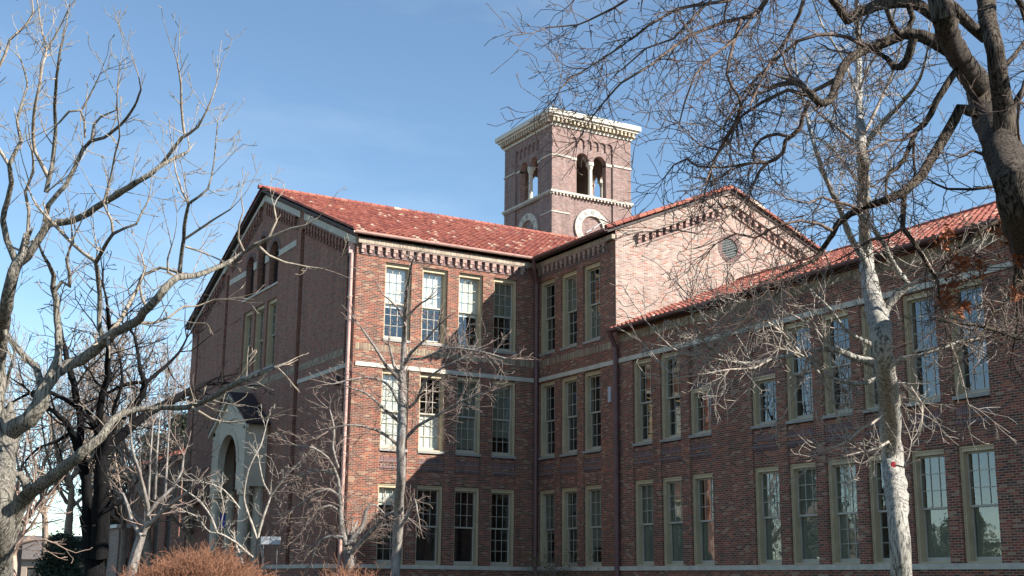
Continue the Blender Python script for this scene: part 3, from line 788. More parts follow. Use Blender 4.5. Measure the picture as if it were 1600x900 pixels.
# ------------------------------------------------------------------ tree machinery
class Tree:
    def __init__(s, seed): s.tubes = {0: {}, 1: {}}; s.r = random.Random(seed); s.tips = []; s.n = 0
    def add(s, pts, rad, big=None):
        if big is None: big = rad[0] > .045
        sides = 14 if rad[0] > .12 else 7 if rad[0] > .05 else 5 if rad[0] > .018 else 3
        s.tubes[0 if big else 1].setdefault((len(pts), sides), []).append((pts, rad)); s.n += 1
    def grow(s, p, d, Ln, r, lv, P):
        rr = s.r
        seg = P.get('seg', .22); n = max(3, min(9, int(Ln / seg)))
        pts = [p]; rad = [r]; rmin = P['rmin']; st = Ln / n; ds = [d]
        w = P['wander']; tr = P['trop'][min(lv, len(P['trop']) - 1)]
        x, y, z = p; dx, dy, dz = d
        kink = P.get('kink', 0)
        for i in range(n):
            dx += rr.gauss(0, w); dy += rr.gauss(0, w); dz += rr.gauss(0, w) + tr
            if kink and rr.random() < .25: dx += rr.gauss(0, kink); dy += rr.gauss(0, kink); dz += rr.gauss(0, kink)
            q = math.sqrt(dx * dx + dy * dy + dz * dz); dx /= q; dy /= q; dz /= q
            x += dx * st; y += dy * st; z += dz * st
            pts.append((x, y, z)); ds.append((dx, dy, dz)); rad.append(max(rmin, r * (1 - .72 * (i + 1) / n)))
        s.add(pts, rad)
        if lv >= P['levels']:
            s.tips.append(pts[-1]); return
        nc = max(1, int(P['dens'][min(lv, len(P['dens']) - 1)] * Ln + rr.random()))
        for k in range(nc):
            i = rr.randint(1 if n > 2 else 0, n)
            s.branch(pts[i], ds[i], Ln, rad[i], lv, P, i / n)
    def branch(s, p, d, Ln, r, lv, P, t):
        rr = s.r
        a = R(rr.uniform(*P['ang']))
        v = Vector(d); o = v.orthogonal().normalized(); q = v.cross(o)
        th = rr.uniform(0, 2 * math.pi)
        o = o * math.cos(th) + q * math.sin(th)
        nd = v * math.cos(a) + o * math.sin(a)
        s.grow(p, tuple(nd), Ln * rr.uniform(*P['ratio']) * (1 - .35 * t), max(P['rmin'], r * rr.uniform(.5, .75)), lv + 1, P)
    def limb(s, px, P, d0, d1=None, children=1., length=None, start=0, lv=0, extra=1.):
        """px: list of (x, y, radius) in photo pixels with depth running d0 -> d1."""
        if d1 is None: d1 = d0
        cum = [0]
        for a, b in zip(px, px[1:]): cum.append(cum[-1] + math.hypot(a[0] - b[0], a[1] - b[1]))
        K = []
        for q, c in zip(px, cum):
            w = d0 + (d1 - d0) * c / max(1, cum[-1]) + .004 * c * math.sin(c * .02 + s.n)
            p = at(q[0], q[1], w); K.append((p, max(P['rmin'], q[2] * w / F_PX)))
        # catmull-rom
        pts = []; rad = []
        for i in range(len(K) - 1):
            p0 = K[max(0, i - 1)][0]; p1 = K[i][0]; p2 = K[i + 1][0]; p3 = K[min(len(K) - 1, i + 2)][0]
            L_ = np.linalg.norm(p2 - p1); m = max(1, int(L_ / max(.22, K[i][1] * 1.3)))
            for j in range(m):
                t = j / m
                q = .5 * ((2 * p1) + (-p0 + p2) * t + (2 * p0 - 5 * p1 + 4 * p2 - p3) * t * t + (-p0 + 3 * p1 - 3 * p2 + p3) * t ** 3)
                r = K[i][1] * (1 - t) + K[i + 1][1] * t
                g = min(.012, r * .12)
                q = q + np.array([s.r.gauss(0, g), s.r.gauss(0, g), s.r.gauss(0, g)])
                pts.append(tuple(q)); rad.append(r * s.r.uniform(.985, 1.02))
        pts.append(tuple(K[-1][0])); rad.append(K[-1][1])
        s.add(pts, rad)
        # side branches
        tot = sum(math.dist(a, b) for a, b in zip(pts, pts[1:]))
        nch = int(tot * P['limb_dens'] * children + s.r.random())
        for k in range(nch):
            t = s.r.random() ** .8
            if t < start: continue
            i = min(len(pts) - 2, int(t * (len(pts) - 1)))
            d = Vector(pts[i + 1]) - Vector(pts[i]); d.normalize()
            Lc = (length or P['limb_len']) * s.r.uniform(.45, 1.15) * (1 - .4 * t)
            a = R(s.r.uniform(35, 75)); o = d.orthogonal().normalized(); q = d.cross(o); th = s.r.uniform(0, 2 * math.pi)
            o = o * math.cos(th) + q * math.sin(th); nd = d * math.cos(a) + o * math.sin(a)
            nd.z += P['trop'][0] * 2
            s.grow(pts[i], tuple(nd.normalized()), Lc, min(rad[i] * .55, P.get('rbr', .03) * s.r.uniform(.6, 1.1)), lv + 1, P)
        # tip tuft
        if len(pts) > 2:
            d = (Vector(pts[-1]) - Vector(pts[-2])).normalized()
            for k in range(P.get('tuft', 3)):
                a = R(s.r.uniform(5, 35)); o = d.orthogonal().normalized(); q = d.cross(o); th = s.r.uniform(0, 6.28)
                nd = d * math.cos(a) + (o * math.cos(th) + q * math.sin(th)) * math.sin(a)
                s.grow(pts[-1], tuple(nd), P['limb_len'] * s.r.uniform(.4, .8), max(P['rmin'], rad[-1] * .8), lv + 1, P)
    def mesh(s, which):
        V = []; F3 = []; off = 0
        for (n, k), lst in s.tubes[which].items():
            A = np.array([t[0] for t in lst]); Rr = np.array([t[1] for t in lst])      # T,n,3
            T = len(lst); tan = np.zeros_like(A); tan[:, 1:-1] = A[:, 2:] - A[:, :-2]; tan[:, 0] = A[:, 1] - A[:, 0]; tan[:, -1] = A[:, -1] - A[:, -2]
            tan /= np.linalg.norm(tan, axis=2, keepdims=True) + 1e-9
            mean = np.abs(A[:, -1] - A[:, 0]); ref = np.eye(3)[np.argmin(mean, axis=1)][:, None, :]
            a = np.cross(tan, np.broadcast_to(ref, tan.shape)); a /= np.linalg.norm(a, axis=2, keepdims=True) + 1e-9
            b = np.cross(tan, a)
            th = np.arange(k) * 2 * math.pi / k
            RR = np.broadcast_to(Rr[:, :, None], (T, n, k)).copy()
            if k >= 7:
                jt = np.random.default_rng(n * 31 + k).normal(0, 1, (T, n, k)); jt = sum(np.roll(jt, i, 1) for i in range(6)) / 2.4
                RR *= 1 + (.07 if k > 7 else .045) * np.clip(jt, -1.6, 1.6)
            ring = A[:, :, None, :] + RR[:, :, :, None] * (a[:, :, None, :] * np.cos(th)[None, None, :, None] + b[:, :, None, :] * np.sin(th)[None, None, :, None])
            V.append(ring.reshape(-1, 3))
            ti = (np.arange(T) * n * k)[:, None, None]; ii = (np.arange(n - 1) * k)[None, :, None]; kk = np.arange(k)[None, None, :]; k2 = (kk + 1) % k
            q = np.stack([ti + ii + kk, ti + ii + k2, ti + ii + k + k2, ti + ii + k + kk], -1).reshape(-1, 4) + off
            F3.append(q); off += T * n * k
        if not V: return None
        V = np.concatenate(V).astype(np.float32); Fq = np.concatenate(F3).astype(np.int32)
        me = bpy.data.meshes.new('branches'); me.vertices.add(len(V)); me.vertices.foreach_set('co', V.ravel())
        me.loops.add(Fq.size); me.loops.foreach_set('vertex_index', Fq.ravel())
        me.polygons.add(len(Fq)); me.polygons.foreach_set('loop_start', np.arange(0, Fq.size, 4, dtype=np.int32))
        try: me.polygons.foreach_set('loop_total', np.full(len(Fq), 4, dtype=np.int32))
        except Exception: pass
        me.polygons.foreach_set('use_smooth', np.ones(len(Fq), dtype=bool))
        me.update(calc_edges=True); me.validate()
        return me
    def finish(s, name, base, label, cat, mt, mtw, group=None):
        root = empty(name, tuple(base), label, cat, group)
        for w, nm, mat in ((0, 'trunk', mt), (1, 'branches', mtw)):
            me = s.mesh(w)
            if me is None: continue
            me.name = nm; me.materials.append(mat)
            o = bpy.data.objects.new(nm, me); COL.objects.link(o); o.parent = root; o.matrix_parent_inverse = Matrix.Translation(-Vector(base))
        return root
def ground(p): return (float(p[0]), float(p[1]), 0.)

# ---- big pale tree on the left -------------------------------------------
PL1 = dict(rmin=.0062, wander=.10, trop=(.05, .07, .09), dens=(2.2, 2.4, 2.0), levels=3, ang=(22, 50), ratio=(.38, .62), limb_dens=2.5, limb_len=1.3, rbr=.015, tuft=2, seg=.2, kink=.14)
t = Tree(3); D = 24.
t.limb([(-4, 1045, 30), (-4, 900, 24), (-2, 800, 21), (2, 740, 20), (8, 690, 18), (16, 668, 16)], PL1, D, children=0)
t.limb([(16, 672, 15), (45, 655, 14), (64, 632, 13), (70, 605, 11), (89, 582, 9), (107, 571, 8.5), (147, 549, 8), (169, 527, 8), (191, 515, 7), (213, 503, 7), (233, 480, 6.5), (257, 453, 6), (277, 433, 5.5), (300, 432, 4.5), (327, 423, 4.2), (350, 413, 3.6), (383, 393, 2.8), (402, 381, 2.4)], dict(PL1, tuft=0), D, 23, start=.35, children=.7, length=1.0)
t.limb([(402, 381, 3), (430, 368, 2.4), (455, 357, 2), (478, 352, 1.4), (497, 340, 1)], dict(PL1, tuft=1), 23, 22.7, children=.3, length=.4)
t.limb([(380, 392, 2.6), (372, 372, 2), (374, 350, 1.6), (380, 330, 1.2), (377, 310, 1)], dict(PL1, tuft=1), 23, children=.2, length=.4)
t.limb([(398, 382, 2.4), (420, 372, 2), (432, 345, 1.8), (428, 322, 1.2)], PL1, 23, children=.3, length=.5)
t.limb([(402, 383, 2.6), (420, 400, 2.2), (445, 410, 1.8), (480, 417, 1.4), (505, 420, 1)], PL1, 23, children=.7, length=.7)
t.limb([(280, 433, 4), (283, 407, 3.5), (287, 373, 3.2), (290, 340, 3), (295, 318, 2.6), (310, 308, 2), (325, 295, 1.8), (331, 275, 1.5), (335, 250, 1.2), (340, 190, 1)], PL1, 23.2, 22.5, start=.2)
t.limb([(295, 318, 2), (284, 298, 1.7), (275, 270, 1.4), (272, 250, 1)], PL1, 22.8)
t.limb([(290, 373, 2.2), (313, 357, 2), (333, 343, 1.7), (360, 327, 1.2)], PL1, 22.9)
t.limb([(290, 385, 2), (310, 392, 1.6), (330, 400, 1.2)], PL1, 22.9)
t.limb([(278, 433, 2.6), (262, 425, 2.2), (262, 405, 1.6), (268, 385, 1.2)], PL1, 23)
t.limb([(300, 433, 2.6), (250, 418, 2.5), (222, 430, 2.8), (214, 452, 3), (200, 478, 3.4), (190, 497, 3.6), (168, 524, 4)], PL1, 23.6, children=.8)
t.limb([(62, 600, 6), (57, 575, 5.5), (40, 558, 5), (27, 545, 4.6), (9, 522, 4.4), (3, 505, 4), (-12, 470, 4)], PL1, 24, 25)
t.limb([(76, 592, 6.5), (89, 562, 6), (92, 530, 5.5), (89, 500, 5.2), (87, 467, 5), (83, 450, 4.6), (83, 430, 4), (76, 412, 3), (67, 398, 2.4), (60, 380, 1.6)], PL1, 24, 25, start=.2)
t.limb([(86, 455, 3.4), (97, 440, 3.4), (108, 448, 3.6), (110, 430, 3), (104, 405, 2.4), (112, 380, 2)], PL1, 24.7)
t.limb([(160, 530, 4.2), (155, 508, 4), (156, 480, 4), (154, 440, 3.8), (150, 410, 3.6), (158, 395, 3.2), (168, 378, 3), (177, 365, 2.8), (195, 356, 2.2), (213, 350, 2), (222, 332, 1.8), (230, 317, 1.3)], PL1, 23.8, 23, start=.2)
t.limb([(177, 365, 2.4), (174, 345, 2.2), (167, 330, 2), (162, 317, 2), (166, 300, 2), (172, 280, 1.8), (180, 240, 1.6), (187, 213, 1.4), (184, 180, 1.2), (183, 150, 1)], PL1, 23.4, 22.8)
t.limb([(150, 410, 3.4), (132, 397, 3), (117, 383, 2.8), (104, 370, 2.8), (92, 358, 3), (80, 346, 3.2)], PL1, 23.8, 24.5)
t.limb([(213, 503, 3), (240, 505, 2.4), (262, 497, 2), (285, 480, 1.8), (310, 478, 1.4), (335, 468, 1)], PL1, 23.4)
t.limb([(230, 483, 2.8), (222, 465, 2.4), (218, 445, 2), (226, 420, 1.6), (222, 400, 1.2)], PL1, 23.6)
# second trunk to the left
t.limb([(-6, 720, 18), (-10, 640, 15), (-6, 570, 13), (2, 515, 12), (8, 480, 10.5), (20, 425, 9), (27, 411, 8.5)], PL1, 24.6, 25, children=.25)
t.limb([(27, 411, 8), (42, 403, 7), (60, 373, 6.6), (76, 350, 6.5), (100, 348, 6), (127, 340, 5.6), (157, 320, 5.2), (190, 300, 5), (213, 286, 4.6), (232, 274, 4.2), (250, 260, 3.8), (267, 251, 3.4), (282, 243, 2.8), (292, 238, 2)], PL1, 25, 24, start=.25)
t.limb([(252, 258, 3.2), (268, 235, 3), (284, 215, 2.8), (296, 208, 2.4), (310, 198, 2), (323, 173, 1.6), (332, 152, 1.4), (339, 130, 1.1)], PL1, 24.1, 23.5, length=1.0)
t.limb([(288, 210, 2.4), (286, 190, 2.2), (284, 165, 2), (283, 133, 1.7), (277, 97, 1.2)], PL1, 24, children=1.4, length=.8)
t.limb([(70, 345, 4.5), (76, 320, 4.2), (92, 300, 4), (103, 290, 3.8), (117, 263, 3.6), (130, 233, 3.2), (143, 220, 3), (163, 215, 2.6), (190, 193, 2.4), (205, 175, 2.1), (214, 158, 1.8), (220, 140, 1.4), (217, 120, 1)], PL1, 24.8, 24, length=1.1)
t.limb([(143, 220, 2.4), (147, 195, 2.2), (158, 182, 1.8), (182, 172, 1.2), (184, 140, 1)], PL1, 24.3, length=.9)
t.limb([(133, 215, 1.8), (132, 190, 1.8), (126, 172, 2), (108, 174, 2), (92, 192, 1.6)], PL1, 24.3)
t.limb([(128, 171, 1.8), (140, 150, 1.6), (150, 130, 1.2), (157, 115, 1)], PL1, 24.3, length=.6)
t.limb([(72, 300, 4), (77, 278, 3.8), (81, 260, 3.6), (84, 230, 3.3), (87, 200, 3), (86, 165, 2.8), (90, 110, 2.4), (94, 80, 2), (101, 50, 1.6), (107, 15, 1.1)], PL1, 24.8, 24.3)
t.limb([(77, 280, 3.6), (66, 258, 3.2), (54, 235, 3), (52, 200, 2.8), (55, 165, 2.6), (63, 130, 2.3), (67, 100, 2), (73, 78, 1.7), (66, 50, 1.4), (58, 0, 1.1)], PL1, 25, 25.5)
t.limb([(73, 78, 1.7), (84, 60, 1.5), (95, 40, 1.1), (108, 12, 1)], PL1, 25.2, length=.8)
t.limb([(26, 411, 6), (17, 395, 5.4), (9, 375, 5), (4, 345, 4.6), (12, 312, 4.2), (18, 285, 4), (14, 258, 3.6), (25, 236, 3.2), (33, 220, 3), (27, 190, 2.4), (38, 150, 2), (43, 128, 1.6), (32, 92, 1.2)], PL1, 25, 25.6)
t.limb([(14, 258, 3), (0, 235, 2.6), (-14, 210, 2.2), (-20, 150, 1.8)], PL1, 25.4)
t.limb([(26, 405, 3.6), (40, 385, 3.4), (44, 360, 3), (46, 330, 2.8), (40, 300, 2.6), (52, 270, 2.2), (50, 235, 1.7)], PL1, 25)
t.limb([(-8, 120, 2.6), (8, 85, 2.4), (16, 62, 2.2), (28, 50, 1.8), (42, 38, 1.6), (52, 20, 1.4), (50, -8, 1)], PL1, 25.2)
t.limb([(-25, 260, 5), (-20, 190, 4), (-8, 120, 3)], PL1, 25.6, 25.2, children=.3)
t.limb([(-8, 480, 7), (-24, 380, 6), (-25, 260, 5)], PL1, 25, 25.6, children=.3)
# low sweeping limb
t.limb([(2, 880, 15), (16, 825, 14), (34, 783, 12), (52, 765, 10.5), (85, 743, 9.4), (130, 705, 8), (158, 683, 7), (175, 658, 6), (190, 645, 5.4), (209, 640, 5), (245, 637, 4.6), (293, 636, 4.3), (330, 621, 4.3), (360, 604, 4.2), (385, 592, 3.6), (412, 582, 3), (440, 570, 2)], dict(PL1, tuft=2, limb_len=.8), 24, 22.5, start=.2, children=.9, length=1.1)
t.limb([(45, 770, 8), (40, 752, 7), (32, 741, 6), (26, 742, 5)], dict(PL1, tuft=0), 24, children=0)
t.limb([(300, 636, 2.4), (330, 655, 2), (365, 660, 1.5), (395, 655, 1)], PL1, 22.7, children=.6, length=.6)
t.limb([(-40, 900, 6), (-30, 760, 5), (20, 560, 2)], PL1, 26, children=.2)
t.finish('bare_tree', ground(at(4, 880, D)), 'large pale grey bare tree at the left edge, branches reaching over the gable', 'tree', B_L1, B_L1T)

# ---- dark twin trunk tree -------------------------------------------------
PD = dict(rmin=.013, wander=.13, trop=(.0, .03, .04), dens=(1.7, 1.7, 1.5), levels=4, ang=(25, 60), ratio=(.4, .68), limb_dens=1.5, limb_len=3.2, rbr=.05, tuft=3, seg=.45, kink=.2)
t = Tree(5); D = 48
t.limb([(146, 950, 18), (147, 900, 17), (146, 872, 15)], PD, D, children=0)
t.limb([(138, 872, 10), (138, 830, 9), (136, 790, 8), (134, 750, 8), (126, 715, 7), (118, 690, 6), (108, 668, 5), (95, 652, 4), (80, 640, 3)], PD, D, children=.5, start=.4)
t.limb([(155, 872, 14), (157, 820, 14), (158, 770, 12), (158, 735, 10), (160, 712, 9)], PD, D, children=.1)
t.limb([(158, 715, 8), (180, 690, 7), (204, 668, 7), (228, 648, 6.5), (249, 636, 6), (270, 625, 5.6), (293, 612, 5), (320, 600, 3)], PD, D, 50, start=.1)
t.limb([(121, 700, 6), (127, 664, 6), (121, 629, 5.5), (112, 590, 5), (104, 560, 4), (96, 520, 3), (90, 480, 2)], PD, D, 50)
t.limb([(154, 715, 6), (155, 647, 5.5), (160, 615, 5), (167, 589, 4.6), (169, 555, 4.2), (171, 520, 3.4), (168, 480, 2.4)], PD, D, 46)
t.limb([(205, 665, 5), (211, 636, 4.8), (224, 614, 4.6), (226, 597, 4.2), (219, 578, 3.4), (216, 555, 2.6), (210, 525, 2)], PD, 48.5, 49)
t.limb([(226, 602, 3.4), (240, 588, 3), (262, 570, 2.6), (280, 550, 2), (292, 528, 1.5)], PD, 48.5, 50)
t.limb([(224, 598, 3), (200, 600, 3), (180, 608, 2.6), (160, 618, 2)], PD, 48.5)
t.limb([(127, 640, 4), (90, 618, 3.4), (62, 610, 2.8), (30, 622, 2), (5, 640, 1.5)], PD, 48, 47)
t.limb([(156, 690, 4), (180, 670, 3.4), (178, 640, 3), (190, 600, 2.4), (188, 560, 1.8)], PD, 48)
t.limb([(112, 675, 3), (88, 690, 2.6), (60, 700, 2), (40, 720, 1.6)], PD, 48, children=.7)
t.limb([(160, 800, 4), (180, 790, 3), (200, 775, 2.4), (210, 760, 2)], PD, 47, children=.7)
t.finish('dark_tree', ground(at(147, 900, D)), 'shade darkened twin trunked bare tree left of the gable end', 'tree', B_DK, B_DKT)

# ---- slim pale leaning tree -----------------------------------------------
PW = dict(PL1, rmin=.010, limb_len=1.7, limb_dens=1.2, seg=.3, rbr=.03)
t = Tree(8); D = 44
t.limb([(198, 945, 8), (204, 900, 8), (212, 865, 8), (220, 840, 7), (228, 822, 5.5), (232, 800, 4), (226, 775, 3.5), (220, 745, 3), (210, 715, 2.4), (205, 690, 1.6)], PW, D, start=.4)
t.limb([(228, 822, 4), (245, 808, 3.4), (262, 792, 3), (285, 775, 2.4), (300, 762, 1.6)], PW, D, 43, children=1.5)
t.limb([(230, 805, 3.4), (250, 780, 3), (270, 762, 2.4), (284, 735, 2), (287, 712, 1.5)], PW, D)
t.limb([(221, 838, 3.4), (206, 815, 3), (200, 790, 2.4), (190, 768, 1.6)], PW, D, 45)
for i, x in enumerate((236, 246, 262)): t.limb([(x - 4, 780, 2.2), (x - 2, 740, 1.9), (x, 700, 1.6), (x + 3, 660, 1.2)], PW, D + i, children=.8, length=1.1)
t.finish('slim_tree', ground(at(202, 900, D)), 'slim pale barked leaning tree left of the russet hedge', 'tree', B_YG, B_YGT)

# ---- small pinkish forked tree --------------------------------------------
PP = dict(PL1, rmin=.008, limb_len=1.5, limb_dens=2.0, seg=.25, trop=(.06, .05), rbr=.02, dens=(2.2, 2))
t = Tree(12); D = 35
t.limb([(20, 945, 6), (20, 900, 6), (20, 870, 5.5), (20, 850, 4.5), (19, 830, 3.4), (22, 805, 2.4), (30, 780, 1.6)], PP, D, start=.5)
t.limb([(22, 866, 4), (30, 850, 3.6), (40, 847, 3), (55, 844, 2.4), (70, 843, 1.6)], PP, D)
t.limb([(22, 858, 3.4), (34, 838, 3), (40, 815, 2.6), (44, 795, 2), (50, 770, 1.5), (54, 740, 1.1)], PP, D, children=1.6)
t.limb([(18, 865, 3), (9, 855, 2.4), (5, 830, 2), (2, 800, 1.5)], PP, D)
t.limb([(34, 838, 2.4), (50, 820, 2), (62, 800, 1.6), (70, 785, 1.2)], PP, D, children=1.6)
t.finish('forked_tree', ground(at(20, 900, D)), 'small pinkish forked bare tree low in the left corner', 'tree', B_PK, B_PK)

# ---- white stemmed shrub in front of the portal ---------------------------
PS = dict(rmin=.0065, wander=.15, trop=(.03, .02), dens=(3.4, 3.4), levels=3, ang=(25, 65), ratio=(.4, .7), limb_dens=2.6, limb_len=1.2, rbr=.011, tuft=3, seg=.22, kink=.2)
t = Tree(21); D = 50
t.limb([(398, 935, 2.30), (399, 880, 2.16), (399, 850, 2.45), (402, 840, 2.59)], PS, D, children=0)
t.limb([(418, 930, 1.73), (412, 880, 1.73), (404, 842, 1.87)], PS, D, children=0)
t.limb([(401, 842, 2.30), (393, 817, 2.02), (385, 795, 1.87), (381, 776, 1.73), (384, 750, 1.58), (388, 734, 1.44), (398, 712, 1.30), (408, 695, 1.15), (415, 670, 0.86)], PS, D, children=.8, length=.9)
t.limb([(403, 840, 2.16), (411, 808, 2.02), (419, 787, 1.73), (423, 775, 1.58), (413, 757, 1.44), (407, 735, 1.15), (404, 715, 0.86)], PS, D, children=.8)
t.limb([(422, 776, 1.58), (436, 758, 1.44), (448, 742, 1.30), (455, 735, 1.08), (470, 720, 0.86)], PS, D, children=2)
t.limb([(395, 871, 2.02), (370, 849, 1.87), (350, 837, 1.87), (340, 833, 1.87), (330, 808, 1.73), (318, 790, 1.58), (306, 778, 1.44), (292, 768, 1.15), (276, 758, 0.86)], PS, 49, children=1.4)
t.limb([(342, 834, 1.44), (328, 832, 1.44), (316, 818, 1.30), (306, 806, 1.08), (292, 800, 0.86)], PS, 49, children=1.6)
t.limb([(375, 795, 1.44), (362, 778, 1.30), (350, 766, 1.30), (334, 758, 1.08), (312, 752, 0.86)], PS, 49.5, children=1.6)
t.limb([(386, 920, 1.87), (380, 885, 1.73), (374, 865, 1.73), (368, 848, 1.58)], PS, 49, children=0)
t.limb([(346, 833, 1.30), (346, 815, 1.15), (350, 795, 1.01), (345, 770, 0.86)], PS, 49, children=1.3)
t.finish('white_stemmed_shrub', ground(at(400, 900, D)), 'tall white stemmed bare shrub in front of the grey entrance portal', 'shrub', B_WH, B_WH)

# ---- twiggy arching small trees by the corner ------------------------------
PT = dict(rmin=.0068, wander=.14, trop=(-.02, -.03, -.02), dens=(3.6, 3.4), levels=3, ang=(20, 50), ratio=(.45, .75), limb_dens=6, limb_len=1.4, rbr=.013, tuft=3, seg=.22)
t = Tree(31); D = 46
t.limb([(550, 945, 8), (548, 900, 8), (545, 865, 8), (543, 850, 7)], PT, D, children=0)
t.limb([(541, 852, 5), (534, 825, 4.5), (532, 800, 4), (531, 770, 3.4), (525, 740, 2.6), (512, 715, 2), (490, 700, 1.6), (462, 696, 1.2)], PT, D, 47, children=.9)
t.limb([(546, 852, 5.5), (556, 835, 5), (567, 822, 4), (572, 800, 3), (577, 788, 2), (588, 790, 1.5), (600, 802, 1.2)], PT, D, children=.6)
t.limb([(550, 865, 5), (566, 845, 4.4), (585, 825, 4), (600, 808, 3), (620, 800, 2), (640, 812, 1.4)], PT, D, 45, children=1.5)
t.limb([(531, 775, 2.6), (515, 765, 2.4), (495, 770, 2), (470, 788, 1.6), (450, 800, 1.2)], PT, 46.5, children=1.4)
t.limb([(532, 800, 2.6), (515, 790, 2.4), (498, 795, 2), (480, 815, 1.6), (468, 840, 1.2)], PT, 46.5, children=1.4)
t.limb([(536, 840, 3), (515, 838, 2.6), (500, 845, 2.2), (490, 865, 1.6), (486, 880, 1.2)], PT, 46, children=1.2)
t.limb([(526, 742, 2.4), (505, 735, 2), (480, 738, 1.6), (458, 752, 1.2)], PT, 46.5, children=1.4)
t.limb([(528, 730, 2.4), (520, 700, 2), (522, 670, 1.6), (515, 640, 1.2)], PT, 46.5, children=.8)
t.finish('arching_tree', ground(at(548, 900, D)), 'low dark forked tree with drooping twigs in front of the building corner', 'tree', B_YG, B_YGT)

# ---- young tree in front of sunlit wall ------------------------------------
PY_ = dict(rmin=.007, wander=.12, trop=(.01, .02), dens=(2.8, 2.8), levels=3, ang=(25, 55), ratio=(.4, .68), limb_dens=3.6, limb_len=1.3, rbr=.013, tuft=3, seg=.22, kink=.12)
t = Tree(41); D = 44
t.limb([(616, 945, 8.5), (618, 900, 8), (620, 860, 7.5), (623, 800, 7.5), (626, 730, 7), (628, 660, 6.5), (629, 600, 6), (630, 565, 4.6), (631, 530, 4), (633, 500, 3.4), (634, 470, 2.8), (638, 440, 2), (645, 405, 1.3)], PY_, D, children=.8, start=.45)
t.limb([(628, 597, 3.4), (612, 580, 3), (604, 572, 2.8), (594, 556, 2.4), (579, 533, 2), (563, 510, 1.3)], PY_, D, 43, children=1)
t.limb([(629, 592, 3), (615, 572, 2.4), (612, 555, 2), (608, 540, 1.3)], PY_, D, children=.6)
t.limb([(631, 570, 3), (642, 552, 2.6), (660, 535, 2), (682, 512, 1.4)], PY_, D, 43)
t.limb([(632, 640, 3), (648, 630, 2.6), (662, 600, 2.2), (676, 585, 1.8), (700, 570, 1.4), (740, 552, 1.2)], PY_, D, 42.5, children=2.2, length=1.5)
t.limb([(631, 690, 3), (650, 668, 2.6), (680, 650, 2.2), (720, 628, 1.8), (760, 612, 1.3)], PY_, D, 42.5, children=2.4, length=1.6)
t.limb([(632, 560, 2.4), (660, 560, 2.2), (700, 545, 1.8), (745, 548, 1.4), (790, 560, 1.2)], PY_, D, 42.5, children=2.2, length=1.4)
t.limb([(627, 662, 3), (607, 645, 2.6), (592, 632, 2.2), (572, 614, 1.8), (552, 608, 1.3), (536, 600, 1)], PY_, D, 43, children=1.6)
t.limb([(627, 700, 2.8), (600, 678, 2.4), (575, 668, 2), (540, 664, 1.5), (515, 672, 1.2)], PY_, D, 43, children=1.6)
t.limb([(628, 640, 2.4), (605, 600, 2), (570, 590, 1.6), (520, 600, 1.2)], PY_, D, 43.5, children=1.4)
t.limb([(634, 500, 2), (650, 480, 1.8), (668, 468, 1.3)], PY_, D)
t.limb([(634, 510, 2), (620, 480, 1.7), (600, 462, 1.2)], PY_, D)
t.limb([(622, 830, 3), (640, 800, 2.4), (648, 780, 1.8), (652, 800, 1.3)], PY_, D, children=2.5, length=1.0)
t.finish('young_tree', ground(at(618, 900, D)), 'slender young bare tree standing in front of the sunlit brick wall', 'tree', B_YG, B_YGT)

# ---- white barked tree on the right ---------------------------------------
PR2 = dict(rmin=.0052, wander=.12, trop=(.02, .03, .03), dens=(4.4, 4.4, 3.4), levels=3, ang=(22, 60), ratio=(.42, .72), limb_dens=5.4, limb_len=1.15, rbr=.013, tuft=3, seg=.16, kink=.14)
t = Tree(51); D = 22
t.limb([(1425, 1100, 24), (1415, 960, 19.5), (1410, 900, 18.5), (1403, 810, 17), (1395, 720, 16), (1390, 650, 15.5), (1384, 590, 15.5), (1379, 540, 16.5), (1374, 505, 16), (1368, 480, 15), (1361, 450, 13), (1356, 420, 11.5), (1352, 380, 9.5), (1350, 340, 8.8), (1350, 290, 8.6), (1348, 245, 8.4), (1346, 225, 7.5), (1343, 180, 6), (1342, 120, 5), (1340, 50, 4), (1338, -30, 3)], PR2, D, children=.45, start=.5)
t.limb([(1356, 418, 7), (1346, 398, 6), (1335, 380, 5.4), (1325, 360, 5), (1312, 328, 4.6), (1300, 300, 4.2), (1286, 266, 4), (1275, 235, 3.6), (1265, 200, 3), (1257, 165, 2.4), (1246, 120, 1.8), (1240, 70, 1.2)], PR2, D, 21, start=.2)
t.limb([(1374, 500, 8), (1386, 478, 7), (1402, 458, 6.4), (1420, 446, 6), (1410, 432, 5), (1398, 418, 4.4), (1388, 398, 4), (1380, 378, 3.6), (1366, 358, 3), (1351, 343, 2.4), (1340, 320, 1.6)], PR2, D, 21, start=.2)
t.limb([(1420, 446, 4), (1450, 432, 3.2), (1480, 425, 2.4), (1520, 400, 1.6)], PR2, 21.5)
t.limb([(1464, 445, 2.6), (1454, 418, 2.4), (1442, 397, 2.4), (1428, 378, 2.2), (1413, 360, 1.8), (1400, 335, 1.3)], PR2, 21.4, children=.8)
t.limb([(1349, 232, 5), (1360, 214, 4.6), (1372, 199, 4.4), (1386, 184, 4), (1400, 170, 3.8), (1415, 154, 3.4), (1428, 139, 3), (1438, 122, 2.6), (1443, 105, 2.2), (1449, 78, 1.7), (1452, 50, 1.2)], PR2, D, 21, start=.2)
t.limb([(1346, 228, 3.6), (1332, 220, 3.2), (1318, 208, 2.8), (1305, 197, 2.4), (1282, 180, 1.8), (1262, 160, 1.2)], PR2, D, 22.5)
t.limb([(1345, 215, 3), (1360, 192, 2.8), (1376, 155, 2.6), (1394, 115, 2), (1408, 70, 1.4)], PR2, D, 22.5)
t.limb([(1344, 160, 2.8), (1330, 120, 2.4), (1310, 80, 2), (1285, 40, 1.6), (1270, 0, 1.2)], PR2, D)
